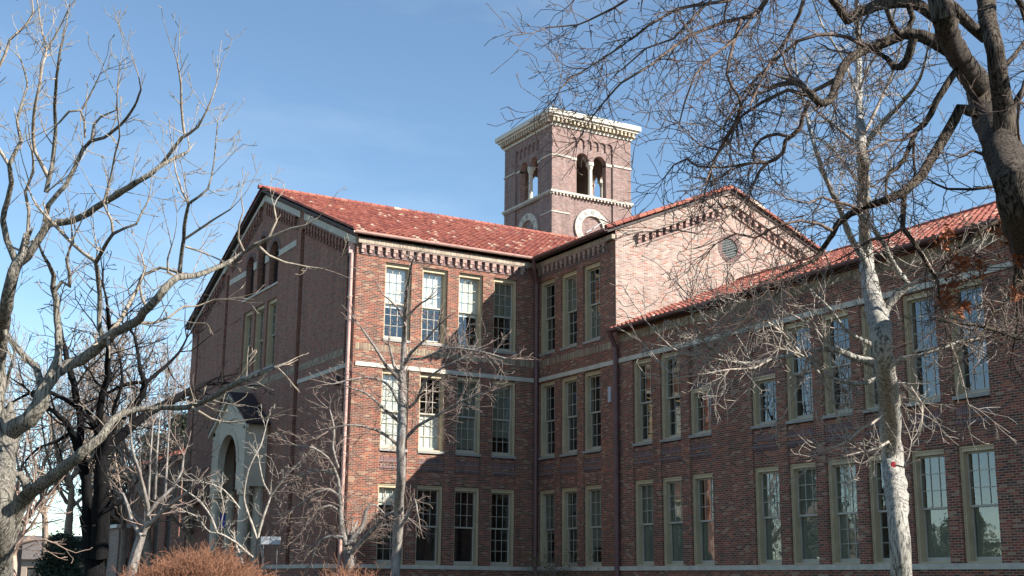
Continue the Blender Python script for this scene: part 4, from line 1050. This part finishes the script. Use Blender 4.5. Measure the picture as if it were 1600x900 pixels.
t.limb([(1343, 140, 2.4), (1360, 100, 2), (1385, 60, 1.8), (1400, 10, 1.4)], PR2, D, 21)
t.limb([(1351, 300, 3), (1330, 270, 2.6), (1308, 240, 2.2), (1290, 222, 1.6), (1262, 210, 1.1)], PR2, D, 23)
t.limb([(1384, 575, 9), (1362, 566, 7), (1340, 561, 6), (1318, 552, 5), (1300, 546, 4.4), (1275, 547, 4), (1254, 550, 3.8), (1230, 556, 3.5), (1205, 561, 3.2), (1180, 567, 3), (1160, 568, 2.8), (1140, 563, 2.4), (1120, 552, 2.1), (1103, 538, 1.9), (1093, 520, 1.6), (1084, 503, 1.4), (1080, 476, 1)], PR2, D, 21, start=.15, children=1.5, length=1.0)
t.limb([(1250, 551, 2.4), (1222, 520, 2.2), (1195, 500, 2), (1178, 482, 1.6), (1150, 470, 1.1)], PR2, 21.4, 20.6, children=2.2)
t.limb([(1380, 545, 6), (1362, 540, 4.5), (1340, 528, 3.4), (1320, 514, 2.8), (1300, 486, 2.2), (1283, 468, 1.8), (1266, 455, 1.2)], PR2, D, 21, children=1.2)
t.limb([(1205, 561, 2), (1180, 575, 1.8), (1140, 577, 1.6), (1100, 585, 1.4), (1060, 590, 1.1), (1025, 560, 1)], PR2, 21.2, 20.6, children=1.4)
t.limb([(1136, 530, 1.8), (1115, 515, 1.6), (1098, 495, 1.3), (1084, 470, 1)], PR2, 21, children=1.2, length=.8)
t.limb([(1150, 567, 1.8), (1110, 560, 1.6), (1065, 552, 1.4), (1035, 530, 1.2), (1008, 500, .9)], PR2, 21, children=1.2, length=.8)
t.limb([(1385, 560, 5), (1370, 590, 4), (1340, 600, 3), (1300, 590, 2.4), (1262, 560, 2)], PR2, D, 21.5, children=1.6)
t.limb([(1265, 560, 2.4), (1285, 590, 2.2), (1300, 625, 1.8), (1310, 655, 1.2)], PR2, 21.4, children=1.6, length=.7)
t.limb([(1262, 556, 2.4), (1255, 590, 2), (1240, 620, 1.6), (1225, 650, 1.1)], PR2, 21.4, children=1.6, length=.7)
t.limb([(1300, 548, 2.2), (1270, 510, 1.9), (1235, 490, 1.6), (1190, 500, 1.3), (1160, 520, 1)], PR2, 21.3, 20.8, children=1.8)
t.limb([(1392, 575, 5), (1410, 560, 3.4), (1440, 555, 2.8), (1470, 545, 2.4), (1500, 533, 2.2), (1522, 530, 2), (1547, 524, 1.9), (1560, 512, 1.7), (1571, 497, 1.5), (1573, 475, 1.3), (1569, 443, 1)], PR2, D, 21, children=1)
t.limb([(1385, 640, 3), (1365, 660, 2.2), (1345, 670, 2), (1325, 690, 1.6), (1300, 700, 1.1)], PR2, D, 21, children=2.2, length=.7)
t.limb([(1388, 690, 2.6), (1372, 700, 2), (1352, 705, 1.7), (1322, 712, 1.3)], PR2, D, 21.3, children=2.2, length=.7)
t.limb([(1398, 726, 2), (1412, 730, 1.7), (1420, 712, 1.3), (1424, 690, 1)], PR2, 21.7, children=.5, length=.5)
t.limb([(1464, 440, 2), (1470, 480, 1.9), (1478, 520, 1.8), (1494, 560, 1.6), (1505, 600, 1.3), (1513, 632, 1)], PR2, 21.4, children=.8, length=.6)
t.limb([(1388, 600, 4), (1420, 600, 2.4), (1440, 630, 2), (1440, 660, 1.5)], PR2, D, 21, children=1.6, length=.8)
sy = t.finish('white_barked_tree', ground(at(1410, 900, D)), 'tall white barked tree in front of the right hand wing, trunk in full sun', 'tree', B_SY, B_SYT)
m = MB(); p = Vector(at(1397, 726, 22 - .17)); d = Vector(-FW).normalized(); a = d.orthogonal().normalized(); b = d.cross(a)
m.tube([p - d * .05, p + d * .02], .045, 14); m.build('tag', plain('red tag', (.5, .02, .03), .5, .05, 3), sy)

# ---- dark overhanging tree, top right --------------------------------------
PR1 = dict(rmin=.0046, wander=.17, trop=(-.05, -.02, .02, .04), dens=(4.2, 4.6, 3.6), levels=3, ang=(25, 65), ratio=(.42, .72), limb_dens=5.0, limb_len=1.3, rbr=.012, tuft=3, seg=.13, kink=.28)
PR1L = dict(PR1, limb_dens=3.2)
t = Tree(61); D = 19
t.limb([(1755, 1150, 55), (1720, 900, 46), (1690, 700, 42), (1650, 520, 38), (1622, 410, 36), (1600, 340, 34), (1583, 285, 31), (1568, 240, 29), (1556, 205, 27), (1545, 175, 25), (1530, 140, 21), (1515, 112, 18), (1500, 90, 17), (1486, 62, 17), (1475, 30, 18), (1464, -10, 17), (1450, -70, 13), (1440, -160, 9)], PR1, D, children=.12, start=.6)
t.limb([(1570, 225, 22), (1568, 180, 18), (1565, 145, 16), (1558, 105, 14.5), (1550, 60, 13.5), (1542, 20, 13.5), (1538, -30, 13), (1532, -120, 9)], PR1, D, 19.6, children=.3, start=.3)
t.limb([(1540, 60, 9), (1520, 40, 9.5), (1500, 22, 10), (1480, 5, 10), (1462, -20, 9)], PR1, D + .3, children=0)
t.limb([(1492, 85, 12), (1465, 66, 11.5), (1440, 57, 10.5), (1412, 54, 9.5), (1382, 65, 8.4), (1352, 77, 7.8), (1327, 94, 7.2), (1311, 118, 6.6), (1304, 140, 6.2), (1298, 157, 6.4), (1283, 162, 6.6), (1268, 150, 6.6), (1262, 140, 4)], PR1L, D, 17.5, start=.1)
t.limb([(1310, 122, 4), (1285, 135, 3.6), (1258, 148, 3.4), (1230, 140, 3), (1215, 148, 3), (1190, 160, 2.8), (1160, 180, 2.5), (1140, 210, 2.2), (1118, 250, 1.8), (1100, 290, 1.2)], PR1, 18, 16.8)
t.limb([(1350, 72, 3.4), (1324, 58, 3.2), (1300, 53, 3), (1278, 54, 3), (1246, 64, 2.8), (1221, 85, 2.6), (1196, 108, 2.4), (1170, 135, 2.2), (1150, 165, 1.9), (1130, 200, 1.4)], PR1, 18, 17)
t.limb([(1262, 142, 3.4), (1243, 126, 3.2), (1222, 130, 3), (1202, 137, 2.8), (1178, 132, 2.6), (1160, 160, 2.2), (1155, 180, 1.8)], PR1, 17.6, 17)
t.limb([(1264, 158, 3.6), (1256, 178, 3.6), (1250, 200, 3.8), (1238, 212, 3.8), (1228, 220, 3.6), (1224, 238, 3.6), (1212, 248, 3.2), (1200, 253, 3), (1188, 266, 2.6), (1180, 282, 2.2), (1173, 300, 1.5)], PR1, 17.6, 17)
t.limb([(1236, 214, 3), (1215, 209, 3), (1200, 212, 2.8), (1188, 218, 2.4), (1177, 234, 2), (1177, 255, 1.7), (1150, 262, 1.3)], PR1, 17.3)
t.limb([(1200, 252, 2.4), (1170, 255, 2.2), (1130, 262, 1.9), (1090, 260, 1.7), (1072, 248, 1.6), (1052, 258, 1.3), (1040, 275, 1)], PR1, 17.2)
t.limb([(1464, 30, 9), (1440, 10, 9.5), (1420, 4, 9.5), (1398, 4, 9), (1370, 8, 8.8), (1345, 18, 8.6), (1325, 31, 8.4), (1316, 20, 7), (1302, 0, 6), (1290, -25, 4)], PR1L, D, 18)
t.limb([(1420, 5, 5), (1427, 28, 5), (1420, 44, 5), (1404, 53, 5), (1394, 36, 4.4), (1385, 14, 3.6)], dict(PR1, tuft=1), 18.6, children=.5)
t.limb([(1426, 60, 7), (1418, 90, 6.4), (1408, 104, 6.6), (1397, 104, 6.2), (1386, 92, 4.4), (1371, 82, 3.4)], dict(PR1, tuft=2), 18.6, children=.6)
t.limb([(1530, 178, 9), (1513, 171, 9), (1500, 171, 9), (1491, 186, 8.6), (1479, 206, 8.2), (1467, 228, 8), (1457, 248, 7.8), (1445, 267, 7.6), (1430, 284, 7.6), (1410, 300, 7.4), (1388, 311, 6.6), (1362, 320, 6), (1340, 329, 5.6), (1319, 341, 5.2), (1309, 352, 5), (1300, 367, 4.4), (1288, 388, 4.6), (1276, 404, 3.4), (1240, 420, 2.4), (1200, 438, 1.8), (1165, 455, 1.2)], PR1, D, 17.5, start=.3, children=.9)
t.limb([(1412, 302, 5), (1411, 330, 4.6), (1411, 356, 4.4), (1426, 376, 3.8), (1438, 395, 3.4), (1450, 415, 3), (1465, 440, 2.4), (1468, 470, 1.8)], PR1, 18.4, 18, children=.7)
t.limb([(1345, 327, 2.8), (1320, 318, 2.6), (1303, 314, 2.4), (1285, 308, 2), (1262, 318, 1.6), (1230, 310, 1.2)], PR1, 17.9, 17)
t.limb([(1494, 110, 5.5), (1484, 125, 5.5), (1472, 143, 5.2), (1463, 158, 5), (1455, 178, 4.8), (1444, 195, 4.6), (1431, 206, 4.4), (1422, 226, 4), (1413, 249, 3.6), (1402, 262, 3.2), (1388, 271, 3), (1384, 290, 2.4), (1385, 310, 1.6)], PR1, D, 18)
t.limb([(1432, 206, 2.6), (1412, 218, 2.4), (1388, 220, 2), (1360, 235, 1.6), (1330, 240, 1.2)], PR1, 18.4, 17.5)
t.limb([(1428, 222, 2.6), (1428, 245, 2.4), (1430, 268, 2), (1425, 290, 1.5)], PR1, 18.4, children=.7)
# long limb above the frame feeding the hanging twigs
t.limb([(1462, -20, 12), (1420, -55, 11), (1350, -75, 9.5), (1270, -70, 8), (1220, -45, 7), (1190, -40, 6), (1100, -60, 5), (1000, -60, 3.5), (930, -40, 2)], PR1L, D, 16, children=.7)
t.limb([(1222, -45, 5), (1208, -18, 4.6), (1196, 2, 4.4), (1186, 16, 4.2), (1176, 25, 4), (1156, 30, 3.6), (1134, 33, 3.3), (1108, 43, 3), (1084, 53, 2.8), (1049, 76, 2.5), (1020, 100, 2.2), (995, 115, 2), (971, 130, 1.8), (945, 158, 1.5), (924, 185, 1.3), (907, 213, 1)], PR1, 17.2, 16, children=1.3, length=1.1)
t.limb([(1157, 31, 3.2), (1148, 60, 3), (1141, 89, 2.8), (1135, 115, 2.6), (1143, 135, 2.4), (1154, 152, 2.4), (1157, 166, 2.4), (1150, 190, 3), (1135, 215, 2.8), (1116, 250, 2.2)], PR1, 17, 16.6)
t.limb([(1184, -40, 3.6), (1160, -10, 3.4), (1138, 1, 3.2), (1100, 6, 2.9), (1056, 15, 2.6), (1035, 26, 2.4), (1013, 40, 2.2), (990, 58, 2), (971, 72, 1.8), (944, 90, 1.6), (917, 107, 1.4), (892, 122, 1.2), (875, 139, 1.1), (864, 167, .9)], PR1, 17.2, 15.8, children=1.4, length=1.1)
t.limb([(1050, -60, 3), (1010, -20, 2.6), (978, 0, 2.3), (960, 12, 2), (942, 21, 1.8), (920, 32, 1.6), (903, 39, 1.4), (880, 41, 1.3), (853, 43, 1.1), (832, 52, .9)], PR1, 16.4, 15.6, children=1.4, length=.95)
t.limb([(1256, -60, 4), (1262, -20, 3.8), (1250, 20, 3.5), (1230, 60, 3), (1205, 95, 2.6), (1188, 130, 2.2), (1172, 165, 1.6)], PR1, 17.8, 17)
t.limb([(1180, 20, 2.4), (1150, 60, 2.2), (1110, 90, 2), (1085, 120, 1.8), (1070, 160, 1.5), (1062, 190, 1.1)], PR1, 17, 16)
t.limb([(1110, 0, 2.2), (1080, 30, 2), (1052, 60, 1.8), (1010, 75, 1.5), (970, 110, 1.2)], PR1, 16.8, 16)
t.limb([(1150, 190, 2.4), (1142, 220, 2), (1125, 235, 1.8), (1095, 228, 1.4), (1070, 205, 1.1)], PR1, 16.9, 16.4)
# right of the stem
t.limb([(1572, 195, 8), (1585, 165, 6), (1600, 140, 5), (1625, 110, 4), (1640, 60, 3)], PR1, D, 18.5)
t.limb([(1562, 110, 5), (1582, 90, 4), (1604, 60, 3), (1625, 20, 2)], PR1, D, 20)
t.limb([(1640, 330, 9), (1610, 60, 6), (1580, -20, 5), (1545, -60, 4)], PR1, 20, 20.4, children=1.0)
t.limb([(1600, 335, 8), (1575, 340, 4), (1545, 352, 3), (1515, 372, 2.4), (1490, 395, 1.8), (1472, 420, 1.2)], PR1, D, 18, children=1.4, length=.9)
t.limb([(1595, 300, 5), (1560, 290, 3), (1520, 296, 2.4), (1480, 295, 2), (1450, 280, 1.4)], PR1, D, 18.4, children=1.0)
t.limb([(1660, 510, 8), (1620, 515, 5), (1590, 527, 4), (1560, 517, 3), (1525, 508, 2.4), (1491, 505, 1.8), (1460, 500, 1.2)], PR1, D, 18, children=1.2)
t.limb([(1640, 430, 6), (1600, 440, 4), (1575, 470, 3), (1545, 500, 2), (1530, 540, 1.4)], PR1, D, 18.2, children=1.6)
t.limb([(1620, 370, 6), (1595, 400, 4), (1585, 440, 3), (1590, 500, 2), (1580, 560, 1.3)], PR1, D, 18.6, children=1.4)
t.limb([(1300, 360, 3), (1280, 350, 2.6), (1250, 345, 2.2), (1215, 352, 1.9), (1180, 372, 1.6), (1150, 365, 1.3), (1120, 380, 1)], PR1, 17.6, 16.8)
t.limb([(1180, 282, 2.2), (1165, 310, 2), (1150, 330, 1.8), (1120, 345, 1.5), (1090, 365, 1.2), (1060, 360, 1)], PR1, 17, 16.4)
t.limb([(1410, 356, 2.6), (1390, 370, 2.2), (1360, 375, 2), (1330, 395, 1.6), (1300, 410, 1.2)], PR1, 18.2, 17.4)
t.limb([(1620, 90, 4), (1600, 130, 3), (1590, 190, 2.4), (1598, 240, 1.6)], PR1, 18.6)
t.limb([(1570, 240, 3), (1545, 245, 2.6), (1520, 235, 2.2), (1500, 245, 1.6), (1480, 240, 1.2)], PR1, 18.4)
big = t.finish('overhanging_tree', ground(at(1720, 900, D)), 'large dark barked tree at the top right with tangled branches overhanging the view', 'tree', B_R1, B_R1T)

def leaves(name, pts, size, mat, parent, n, spread, squash=1., rs=2):
    g = np.random.default_rng(rs); c = np.repeat(np.array(pts), n, axis=0)
    c = c + g.normal(0, 1, c.shape) * np.array([spread, spread, spread * squash])
    T = len(c); a = g.normal(0, 1, (T, 3)); a /= np.linalg.norm(a, axis=1, keepdims=True)
    b = np.cross(a, g.normal(0, 1, (T, 3))); b /= np.linalg.norm(b, axis=1, keepdims=True)
    s = size * g.uniform(.5, 1.2, (T, 1))
    cc = np.cross(a, b)
    V = np.stack([c - a * s, c + b * s * .45 + cc * s * .15, c + a * s, c - b * s * .45 + cc * s * .15], 1).reshape(-1, 3)
    Fq = np.arange(T * 4).reshape(-1, 4)
    me = bpy.data.meshes.new(name); me.from_pydata(V.tolist(), [], Fq.tolist()); me.materials.append(mat); me.update()
    o = bpy.data.objects.new(name, me); COL.objects.link(o)
    if parent is not None: o.parent = parent; o.matrix_parent_inverse = inv_world(parent)
    return o
cl = []
for x, y, k in ((1478, 360, 3), (1475, 375, 2), (1490, 395, 2), (1500, 410, 2), (1523, 408, 1), (1531, 425, 2), (1490, 450, 3), (1480, 468, 4), (1475, 480, 4), (1497, 482, 4), (1505, 478, 2), (1490, 430, 1), (1585, 362, 5), (1575, 345, 3), (1597, 372, 4), (1568, 352, 2), (1570, 385, 1), (1556, 370, 1), (1590, 400, 2), (1590, 458, 2)):
    for j in range(k): cl.append(at(x + random.gauss(0, 4), y + random.gauss(0, 6), 18.2 + random.random() * .6))
dl = leaves('dead_leaves', cl, .058, LEAFB, big, 15, .055)
hull = [tuple(p) for p in t.tips if True]
random.Random(4).shuffle(hull)
dp = leaves('seed_pods', [np.array(p) for p in hull[:260]], .022, B_R1T, big, 2, .012, rs=9)
dl['kind'] = 'stuff'; dp['kind'] = 'stuff'

# ------------------------------------------------------------------ hazy background bare trees
PB = dict(rmin=.018, wander=.12, trop=(.05, .05), dens=(1.0, 1.2, 1.2), levels=4, ang=(22, 48), ratio=(.48, .7), limb_dens=1.0, limb_len=4.0, rbr=.06, tuft=4, seg=.7)
def bgtree(seed, x, D, h, label, mt, mtw, name='background_tree', dens=1.):
    t = Tree(seed); b = at(x, 900, D); s = F_PX / D
    top = 905 - (h - 1.6) * s
    P = dict(PB, rmin=.00030 * D * .62, limb_len=h * .30)
    r = random.Random(seed)
    t.limb([(x, 905 + 1.6 * s, .3 * s), (x, 900, .26 * s), (x + r.uniform(-4, 4), 900 - h * .22 * s, .2 * s), (x + r.uniform(-8, 8), 900 - h * .42 * s, .13 * s), (x + r.uniform(-10, 10), (top + 900) / 2 - h * .15 * s, .07 * s), (x, top + .12 * h * s, .03 * s)], P, D, start=.35, children=dens)
    for k in range(7):
        sx = r.uniform(-1, 1); y0 = 900 - h * r.uniform(.2, .5) * s
        t.limb([(x, y0, .10 * s), (x + sx * h * .12 * s, y0 - h * .10 * s, .08 * s), (x + sx * h * .22 * s, y0 - h * .24 * s, .05 * s), (x + sx * h * .28 * s, max(top, y0 - h * .42 * s), .02 * s)], P, D, D + r.uniform(-4, 4), children=dens)
    return t.finish(name, ground(b), label, 'tree', mt, mtw, 'bare trees far behind on the left')
bgtree(101, 70, 85, 15.5, 'hazy tan bare tree far behind, furthest left of the far trees', B_TAN, B_TAN)
bgtree(102, 135, 100, 19, 'tall hazy tan bare tree far behind the dark twin trunked tree', B_TAN, B_TAN)
bgtree(103, 190, 90, 14, 'hazy bare tree far behind, just left of the green conifers', B_TAN, B_TAN)
bgtree(104, 262, 95, 16, 'hazy bare tree far behind, nearest to the brick gable end', B_TAN, B_TAN)
bgtree(105, 25, 70, 9.5, 'low reddish bare tree far behind the pinkish forked tree', B_PK, B_PK)

bgtree(106, 105, 64, 10.5, 'low brown bare tree far behind, between the pinkish tree and the twin trunks', B_TAN, B_TAN, dens=1.2)
bgtree(107, 232, 62, 9.5, 'low brown bare tree far behind the slim leaning tree', B_TAN, B_TAN, dens=1.4)
bgtree(108, 300, 66, 7.5, 'lowest brown bare tree far behind, hard against the gable end', B_TAN, B_TAN, dens=1.4)
bgtree(109, -10, 75, 12, 'brown bare tree far behind the big pale trunk at the frame edge', B_PK, B_TAN, dens=1.2)
bgtree(110, -150, 70, 13, 'brown bare tree beyond the left edge, added for wing window reflections', B_TAN, B_TAN, dens=1.6)  # this unseen tree and the next are added only for window reflections
bgtree(111, -330, 64, 14, 'second bare tree beyond the left edge, added for wing window reflections', B_TAN, B_DKT, dens=1.6)
# ------------------------------------------------------------------ conifers
def conifer(x, D, h, w, label, mat, seed):
    b = at(x, 900, D); g = np.random.default_rng(seed); root = empty('conifer', ground(b), label, 'tree', 'green conifers behind the bare trees')
    m = MB(); m.tube([(b[0], b[1], 0), (b[0] + .1, b[1], h * .5), (b[0], b[1], h * .97)], [.3, .18, .04], 8); m.build('trunk', B_DK, root)
    pts = []
    for k in range(150):
        z = h * (.12 + .88 * g.random() ** .9); rr = w * (1 - z / h) ** .75 * g.uniform(.35, 1.05); th = g.uniform(0, 6.28)
        pts.append((b[0] + rr * math.cos(th), b[1] + rr * math.sin(th), z - rr * .18))
    leaves('crown', pts, .26 if h > 5 else .09, mat, root, 70 if h > 5 else 110, .42 if h > 5 else .25, .6, rs=seed)
conifer(268, 115, 16.0, 4.8, 'dark green conifer beside the brick gable end', NEEDLE2, 1)
conifer(222, 120, 14.8, 4.2, 'dull green conifer standing left of the darkest conifer', NEEDLE, 2)
conifer(156, 98, 13.5, 2.6, 'olive green conifer behind the dark twin trunks', NEEDLE, 3)
conifer(-1350, 60, 9.5, 5.5, 'broad dull conifer added for lower wing window reflections, nearest the school of three', NEEDLE, 7)  # three unseen conifers added only to darken the lower window reflections
conifer(-1800, 56, 10.0, 6.0, 'broad dark conifer added for lower wing window reflections, middle of three', NEEDLE2, 8)
conifer(-2350, 52, 9.0, 6.0, 'broad dull conifer added for lower wing window reflections, farthest from the school of three', NEEDLE, 9)
conifer(-230, 80, 11.0, 4.2, 'conifer standing beyond the left edge, added for wing window reflections', NEEDLE, 5)  # unseen pair of conifers, added for the wing windows to reflect
conifer(-420, 74, 10.0, 4.0, 'farthest conifer beyond the left edge, added for wing window reflections', NEEDLE2, 6)
conifer(92, 60, 3.4, 1.4, 'low dark evergreen near the bottom left, left of the twin trunks', NEEDLE2, 4)

# ------------------------------------------------------------------ russet hedge of fine stems
def twig_hedge(name, label, xs, D0, D1, h, n, mt, seed):
    t = Tree(seed); r = random.Random(seed); P = dict(PS, rmin=.007, trop=(-.02, -.03), levels=2, dens=(1.3, 1), seg=.3, wander=.1)
    base = None
    for k in range(n):
        f = r.random(); x = xs[0] + (xs[1] - xs[0]) * f; D = r.uniform(D0, D1)
        b = at(x, 900, D); p = (b[0], b[1], .0)
        env = (math.sin(math.pi * min(1, max(0, f * .92 + .06))) ** .45) * (1 + .09 * math.sin(f * 17 + D) + .06 * math.sin(f * 61 + 2 * D)) * r.uniform(.72, 1.05)
        t.grow(p, (r.gauss(0, .16), r.gauss(0, .16), 1), h * env, .012, 0, P)
    b = at((xs[0] + xs[1]) / 2, 900, (D0 + D1) / 2)
    root = empty(name, ground(b), label, 'hedge')
    me = t.mesh(1); me.name = 'stems'; me.materials.append(mt)
    o = bpy.data.objects.new('stems', me); COL.objects.link(o); o.parent = root; o.matrix_parent_inverse = Matrix.Translation(-Vector(ground(b)))
    return root
twig_hedge('russet_hedge', 'rounded hedge of fine russet winter stems below the entrance portal', (210, 428), 42, 45.5, 2.0, 8000, B_RED, 71)
twig_hedge('russet_hedge', 'low russet winter twigs in front of the sunlit wall base', (500, 600), 42, 44, 1.72, 700, B_RED, 72)
# yellow green shrub at the inner corner
b = at(890, 900, 50); root = empty('yellow_green_shrub', ground(b), 'sparse yellow green shrub at the foot of the shaded inner corner', 'shrub')
t = Tree(81); r = random.Random(2)
for k in range(90): 
    x = r.uniform(838, 962); q = at(x, 900, r.uniform(49.6, 51)); t.grow((q[0], q[1], 0), (r.gauss(0, .15), r.gauss(0, .15), 1), (1.9 + .75 * math.exp(-((x - 885) / 34) ** 2)) * r.uniform(.75, 1), .012, 1, dict(PS, rmin=.007, levels=2))
me = t.mesh(1); me.materials.append(B_YGT); o = bpy.data.objects.new('stems', me); COL.objects.link(o); o.parent = root; o.matrix_parent_inverse = inv_world(root)
leaves('foliage', [np.array(p) for p in t.tips], .05, LEAFY, root, 5, .10)

# ------------------------------------------------------------------ neighbouring buildings on the left
nb = empty('brick_annex', (4, 44, 0), 'distant brick building with orange tiled eave, left of the gable end', 'building')
m = MB(); NX = 4.0
fr = frame((NX, 37.2, 0), (0, 1, 0), (-1, 0, 0)); wallface(m, fr, rect(0, 14.5, 0, 9.3), [rect(a, a + 1.3, 3.2, 5.6) for a in (2, 5, 8, 11)], depth=.2)
fr2 = frame((NX, 37.2, 0), (1, 0, 0), (0, -1, 0)); wallface(m, fr2, rect(0, 9, 0, 9.3), [])
fr3 = frame((NX + 9, 51.7, 0), (-1, 0, 0), (0, 1, 0)); wallface(m, fr3, rect(0, 9, 0, 9.3), [])
m.build('wall', BRICK, nb)
for a in (2, 5, 8, 11): m = MB(); m.box(fr, a + .02, a + 1.28, 3.2, 5.58, -.25, -.15); m.build('window', DARKIN, nb)
rt = tile_roof('roof', (NX - .5, 36.9, 9.35), (0, 1, 0), (l_, 0, ls_), 15.4, 5.4, parent=nb)
m = MB(); m.box(frame((NX, 37, 0), (0, 1, 0), (-1, 0, 0)), -.2, 15, 9.15, 9.32, -.1, .5); m.build('eave_board', SOFF, nb)
ax = at(216, 900, 93)
nb2 = empty('sunlit_porch_block', ground(ax), 'small sunlit brick block with pale cornice behind the slim pale tree', 'building')
m = MB(); fa = frame((ax[0] - 1.6, ax[1], 0), (1, 0, 0), (0, -1, 0)); wallface(m, fa, rect(0, 3.3, 0, 5.1), [rect(.5, 1.1, 1.2, 3.0)], depth=.15)
fb = frame((ax[0] - 1.6, ax[1], 0), (0, 1, 0), (-1, 0, 0)); wallface(m, fb, rect(0, 3, 0, 5.1), [])
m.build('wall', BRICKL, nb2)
m = MB(); m.box(fa, -.25, 3.5, 5.1, 5.35, -3.1, .25); m.build('cornice', WHITEP, nb2)
m = MB(); m.box(fa, .5, 1.1, 1.2, 3.0, -.16, -.12); m.build('window', DARKIN, nb2)
hx = at(70, 900, 120)
hs = empty('distant_house', ground(hx), 'far pale house with a grey shingle roof at the bottom left', 'house')
m = MB(); fh = frame((hx[0] - 6, hx[1] - 3, 0), (.87, -.5, 0), (-.5, -.87, 0)); wallface(m, fh, rect(0, 11, 0, 3.2), [rect(a, a + 1.1, 1.0, 2.4) for a in (1, 4, 8)], depth=.15)
m.box(fh, 0, 11, 0, 3.19, -7, -.2); m.build('wall', plain('tan siding', (.42, .33, .26), .8, .1, 2), hs)
m = MB(); Pq = [fh(-.4, 3.1, .4), fh(11.4, 3.1, .4), fh(11.4, 5.3, -3.5), fh(-.4, 5.3, -3.5)]; m.face(Pq); m.face([fh(-.4, 5.3, -3.5), fh(11.4, 5.3, -3.5), fh(11.4, 3.1, -7.4), fh(-.4, 3.1, -7.4)])
m.face([fh(-.4, 3.1, .4), fh(-.4, 5.3, -3.5), fh(-.4, 3.1, -7.4)]); m.build('roof', SHINGLE, hs)
for a in (1, 4, 8): m = MB(); m.box(fh, a, a + 1.1, 1.0, 2.4, -.17, -.12); m.build('window', DARKIN, hs)
m = MB(); m.box(fh, 9.6, 10.6, 0, 4.6, .05, .5); m.build('chimney', WHITEP, hs)

# ------------------------------------------------------------------ small things in front of the school
sp = at(423, 844, 47); sg = empty('small_sign', ground(sp), 'small blank grey sign panel right of the white stemmed shrub', 'sign')
fs_ = frame((sp[0], sp[1], 0), (.867, -.5, 0), (-.5, -.867, 0))
m = MB(); m.box(fs_, -.36, .36, sp[2] - .15, sp[2] + .13, -.02, .02); m.build('panel', SIGNM, sg)
m = MB()
for u in (-.27, .24): m.box(fs_, u, u + .03, 0, sp[2] - .15, -.02, .018)
m.build('post', COPPER, sg)
bp_ = at(348, 814, 56); bn = empty('blue_banner', ground(bp_), 'narrow blue banner in front of the dark portal opening', 'banner')
fb_ = frame((bp_[0], bp_[1], 0), (.867, -.5, 0), (-.5, -.867, 0))
m = MB(); n = 6
for k in range(n):
    u0 = -.11 + .22 * k / n; u1 = -.11 + .22 * (k + 1) / n; w0 = .03 * math.sin(k * 1.7); w1 = .03 * math.sin((k + 1) * 1.7)
    m.face([fb_(u0, bp_[2] - .3, w0), fb_(u1, bp_[2] - .3, w1), fb_(u1, bp_[2] + .3, w1), fb_(u0, bp_[2] + .3, w0)])
m.build('cloth', BLUE, bn)
m = MB(); m.tube([fb_(-.13, 0, 0), fb_(-.13, bp_[2] + .4, 0)], .02, 8); m.build('pole', COPPER, bn)

# ------------------------------------------------------------------ ground
m = MB(); m.face([(-1500, -1500, 0), (1500, -1500, 0), (1500, 2500, 0), (-1500, 2500, 0)])
tag(m.build('ground', GROUNDM), 'dormant winter lawn around the school', None, None, 'structure')
m = MB(); m.face([(-400, 66, .004), (400, 66, .004), (400, 74, .004), (-400, 74, .004)])
tag(m.build('road', plain('asphalt', (.05, .05, .052), .9, .2, 2)), 'asphalt road behind the lawn', None, None, 'structure')

# ------------------------------------------------------------------ light
SUN = Vector((4.41, -5.88, 4.63)).normalized()       # towards the sun
sl = bpy.data.lights.new('sun', 'SUN'); sl.energy = 5.0; sl.angle = R(.5); sl.color = (1, .94, .86)
so = bpy.data.objects.new('sun', sl); COL.objects.link(so); so.rotation_euler = SUN.to_track_quat('Z', 'Y').to_euler()
so.location = (10, -30, 40)
w = bpy.data.worlds.new('World'); scene.world = w; w.use_nodes = True; nt = w.node_tree; nt.nodes.clear()
out = N(nt, 'ShaderNodeOutputWorld'); bg = N(nt, 'ShaderNodeBackground'); bg.inputs[1].default_value = .098
sk = N(nt, 'ShaderNodeTexSky', sky_type='NISHITA'); sk.sun_disc = False
sk.sun_elevation = math.asin(SUN.z); sk.sun_rotation = math.atan2(SUN.x, SUN.y)
sk.altitude = 1600; sk.air_density = 1.0; sk.dust_density = .15; sk.ozone_density = .75
tc = N(nt, 'ShaderNodeTexCoord'); mp = N(nt, 'ShaderNodeMapping'); mp.inputs['Scale'].default_value = (1.2, 2.2, 5.5); mp.inputs['Location'].default_value = (.4, .9, .35)
nt.links.new(tc.outputs['Generated'], mp.inputs[0])
cn = noise(nt, mp.outputs[0], 1.5, 7, .55); cr = ramp(nt, [(.56, (0, 0, 0)), (.84, (.20, .20, .20))]); nt.links.new(cn.outputs[0], cr.inputs[0])
c = mixc(nt, cr.outputs[0], sk.outputs[0], (6.5, 6.8, 7.2))
c = mixc(nt, 1, c, (.90, 1.0, 1.0), 'MULTIPLY')
nt.links.new(c, bg.inputs[0]); nt.links.new(bg.outputs[0], out.inputs[0])

vs = scene.view_settings; vs.view_transform = 'Standard'; vs.look = 'None'; vs.gamma = 1; vs.exposure = 1.1; vs.use_curve_mapping = False
scene.render.resolution_x = 1024; scene.render.resolution_y = 576
scene.render.engine = 'CYCLES'
scene.cycles.max_bounces = 6; scene.cycles.transparent_max_bounces = 12
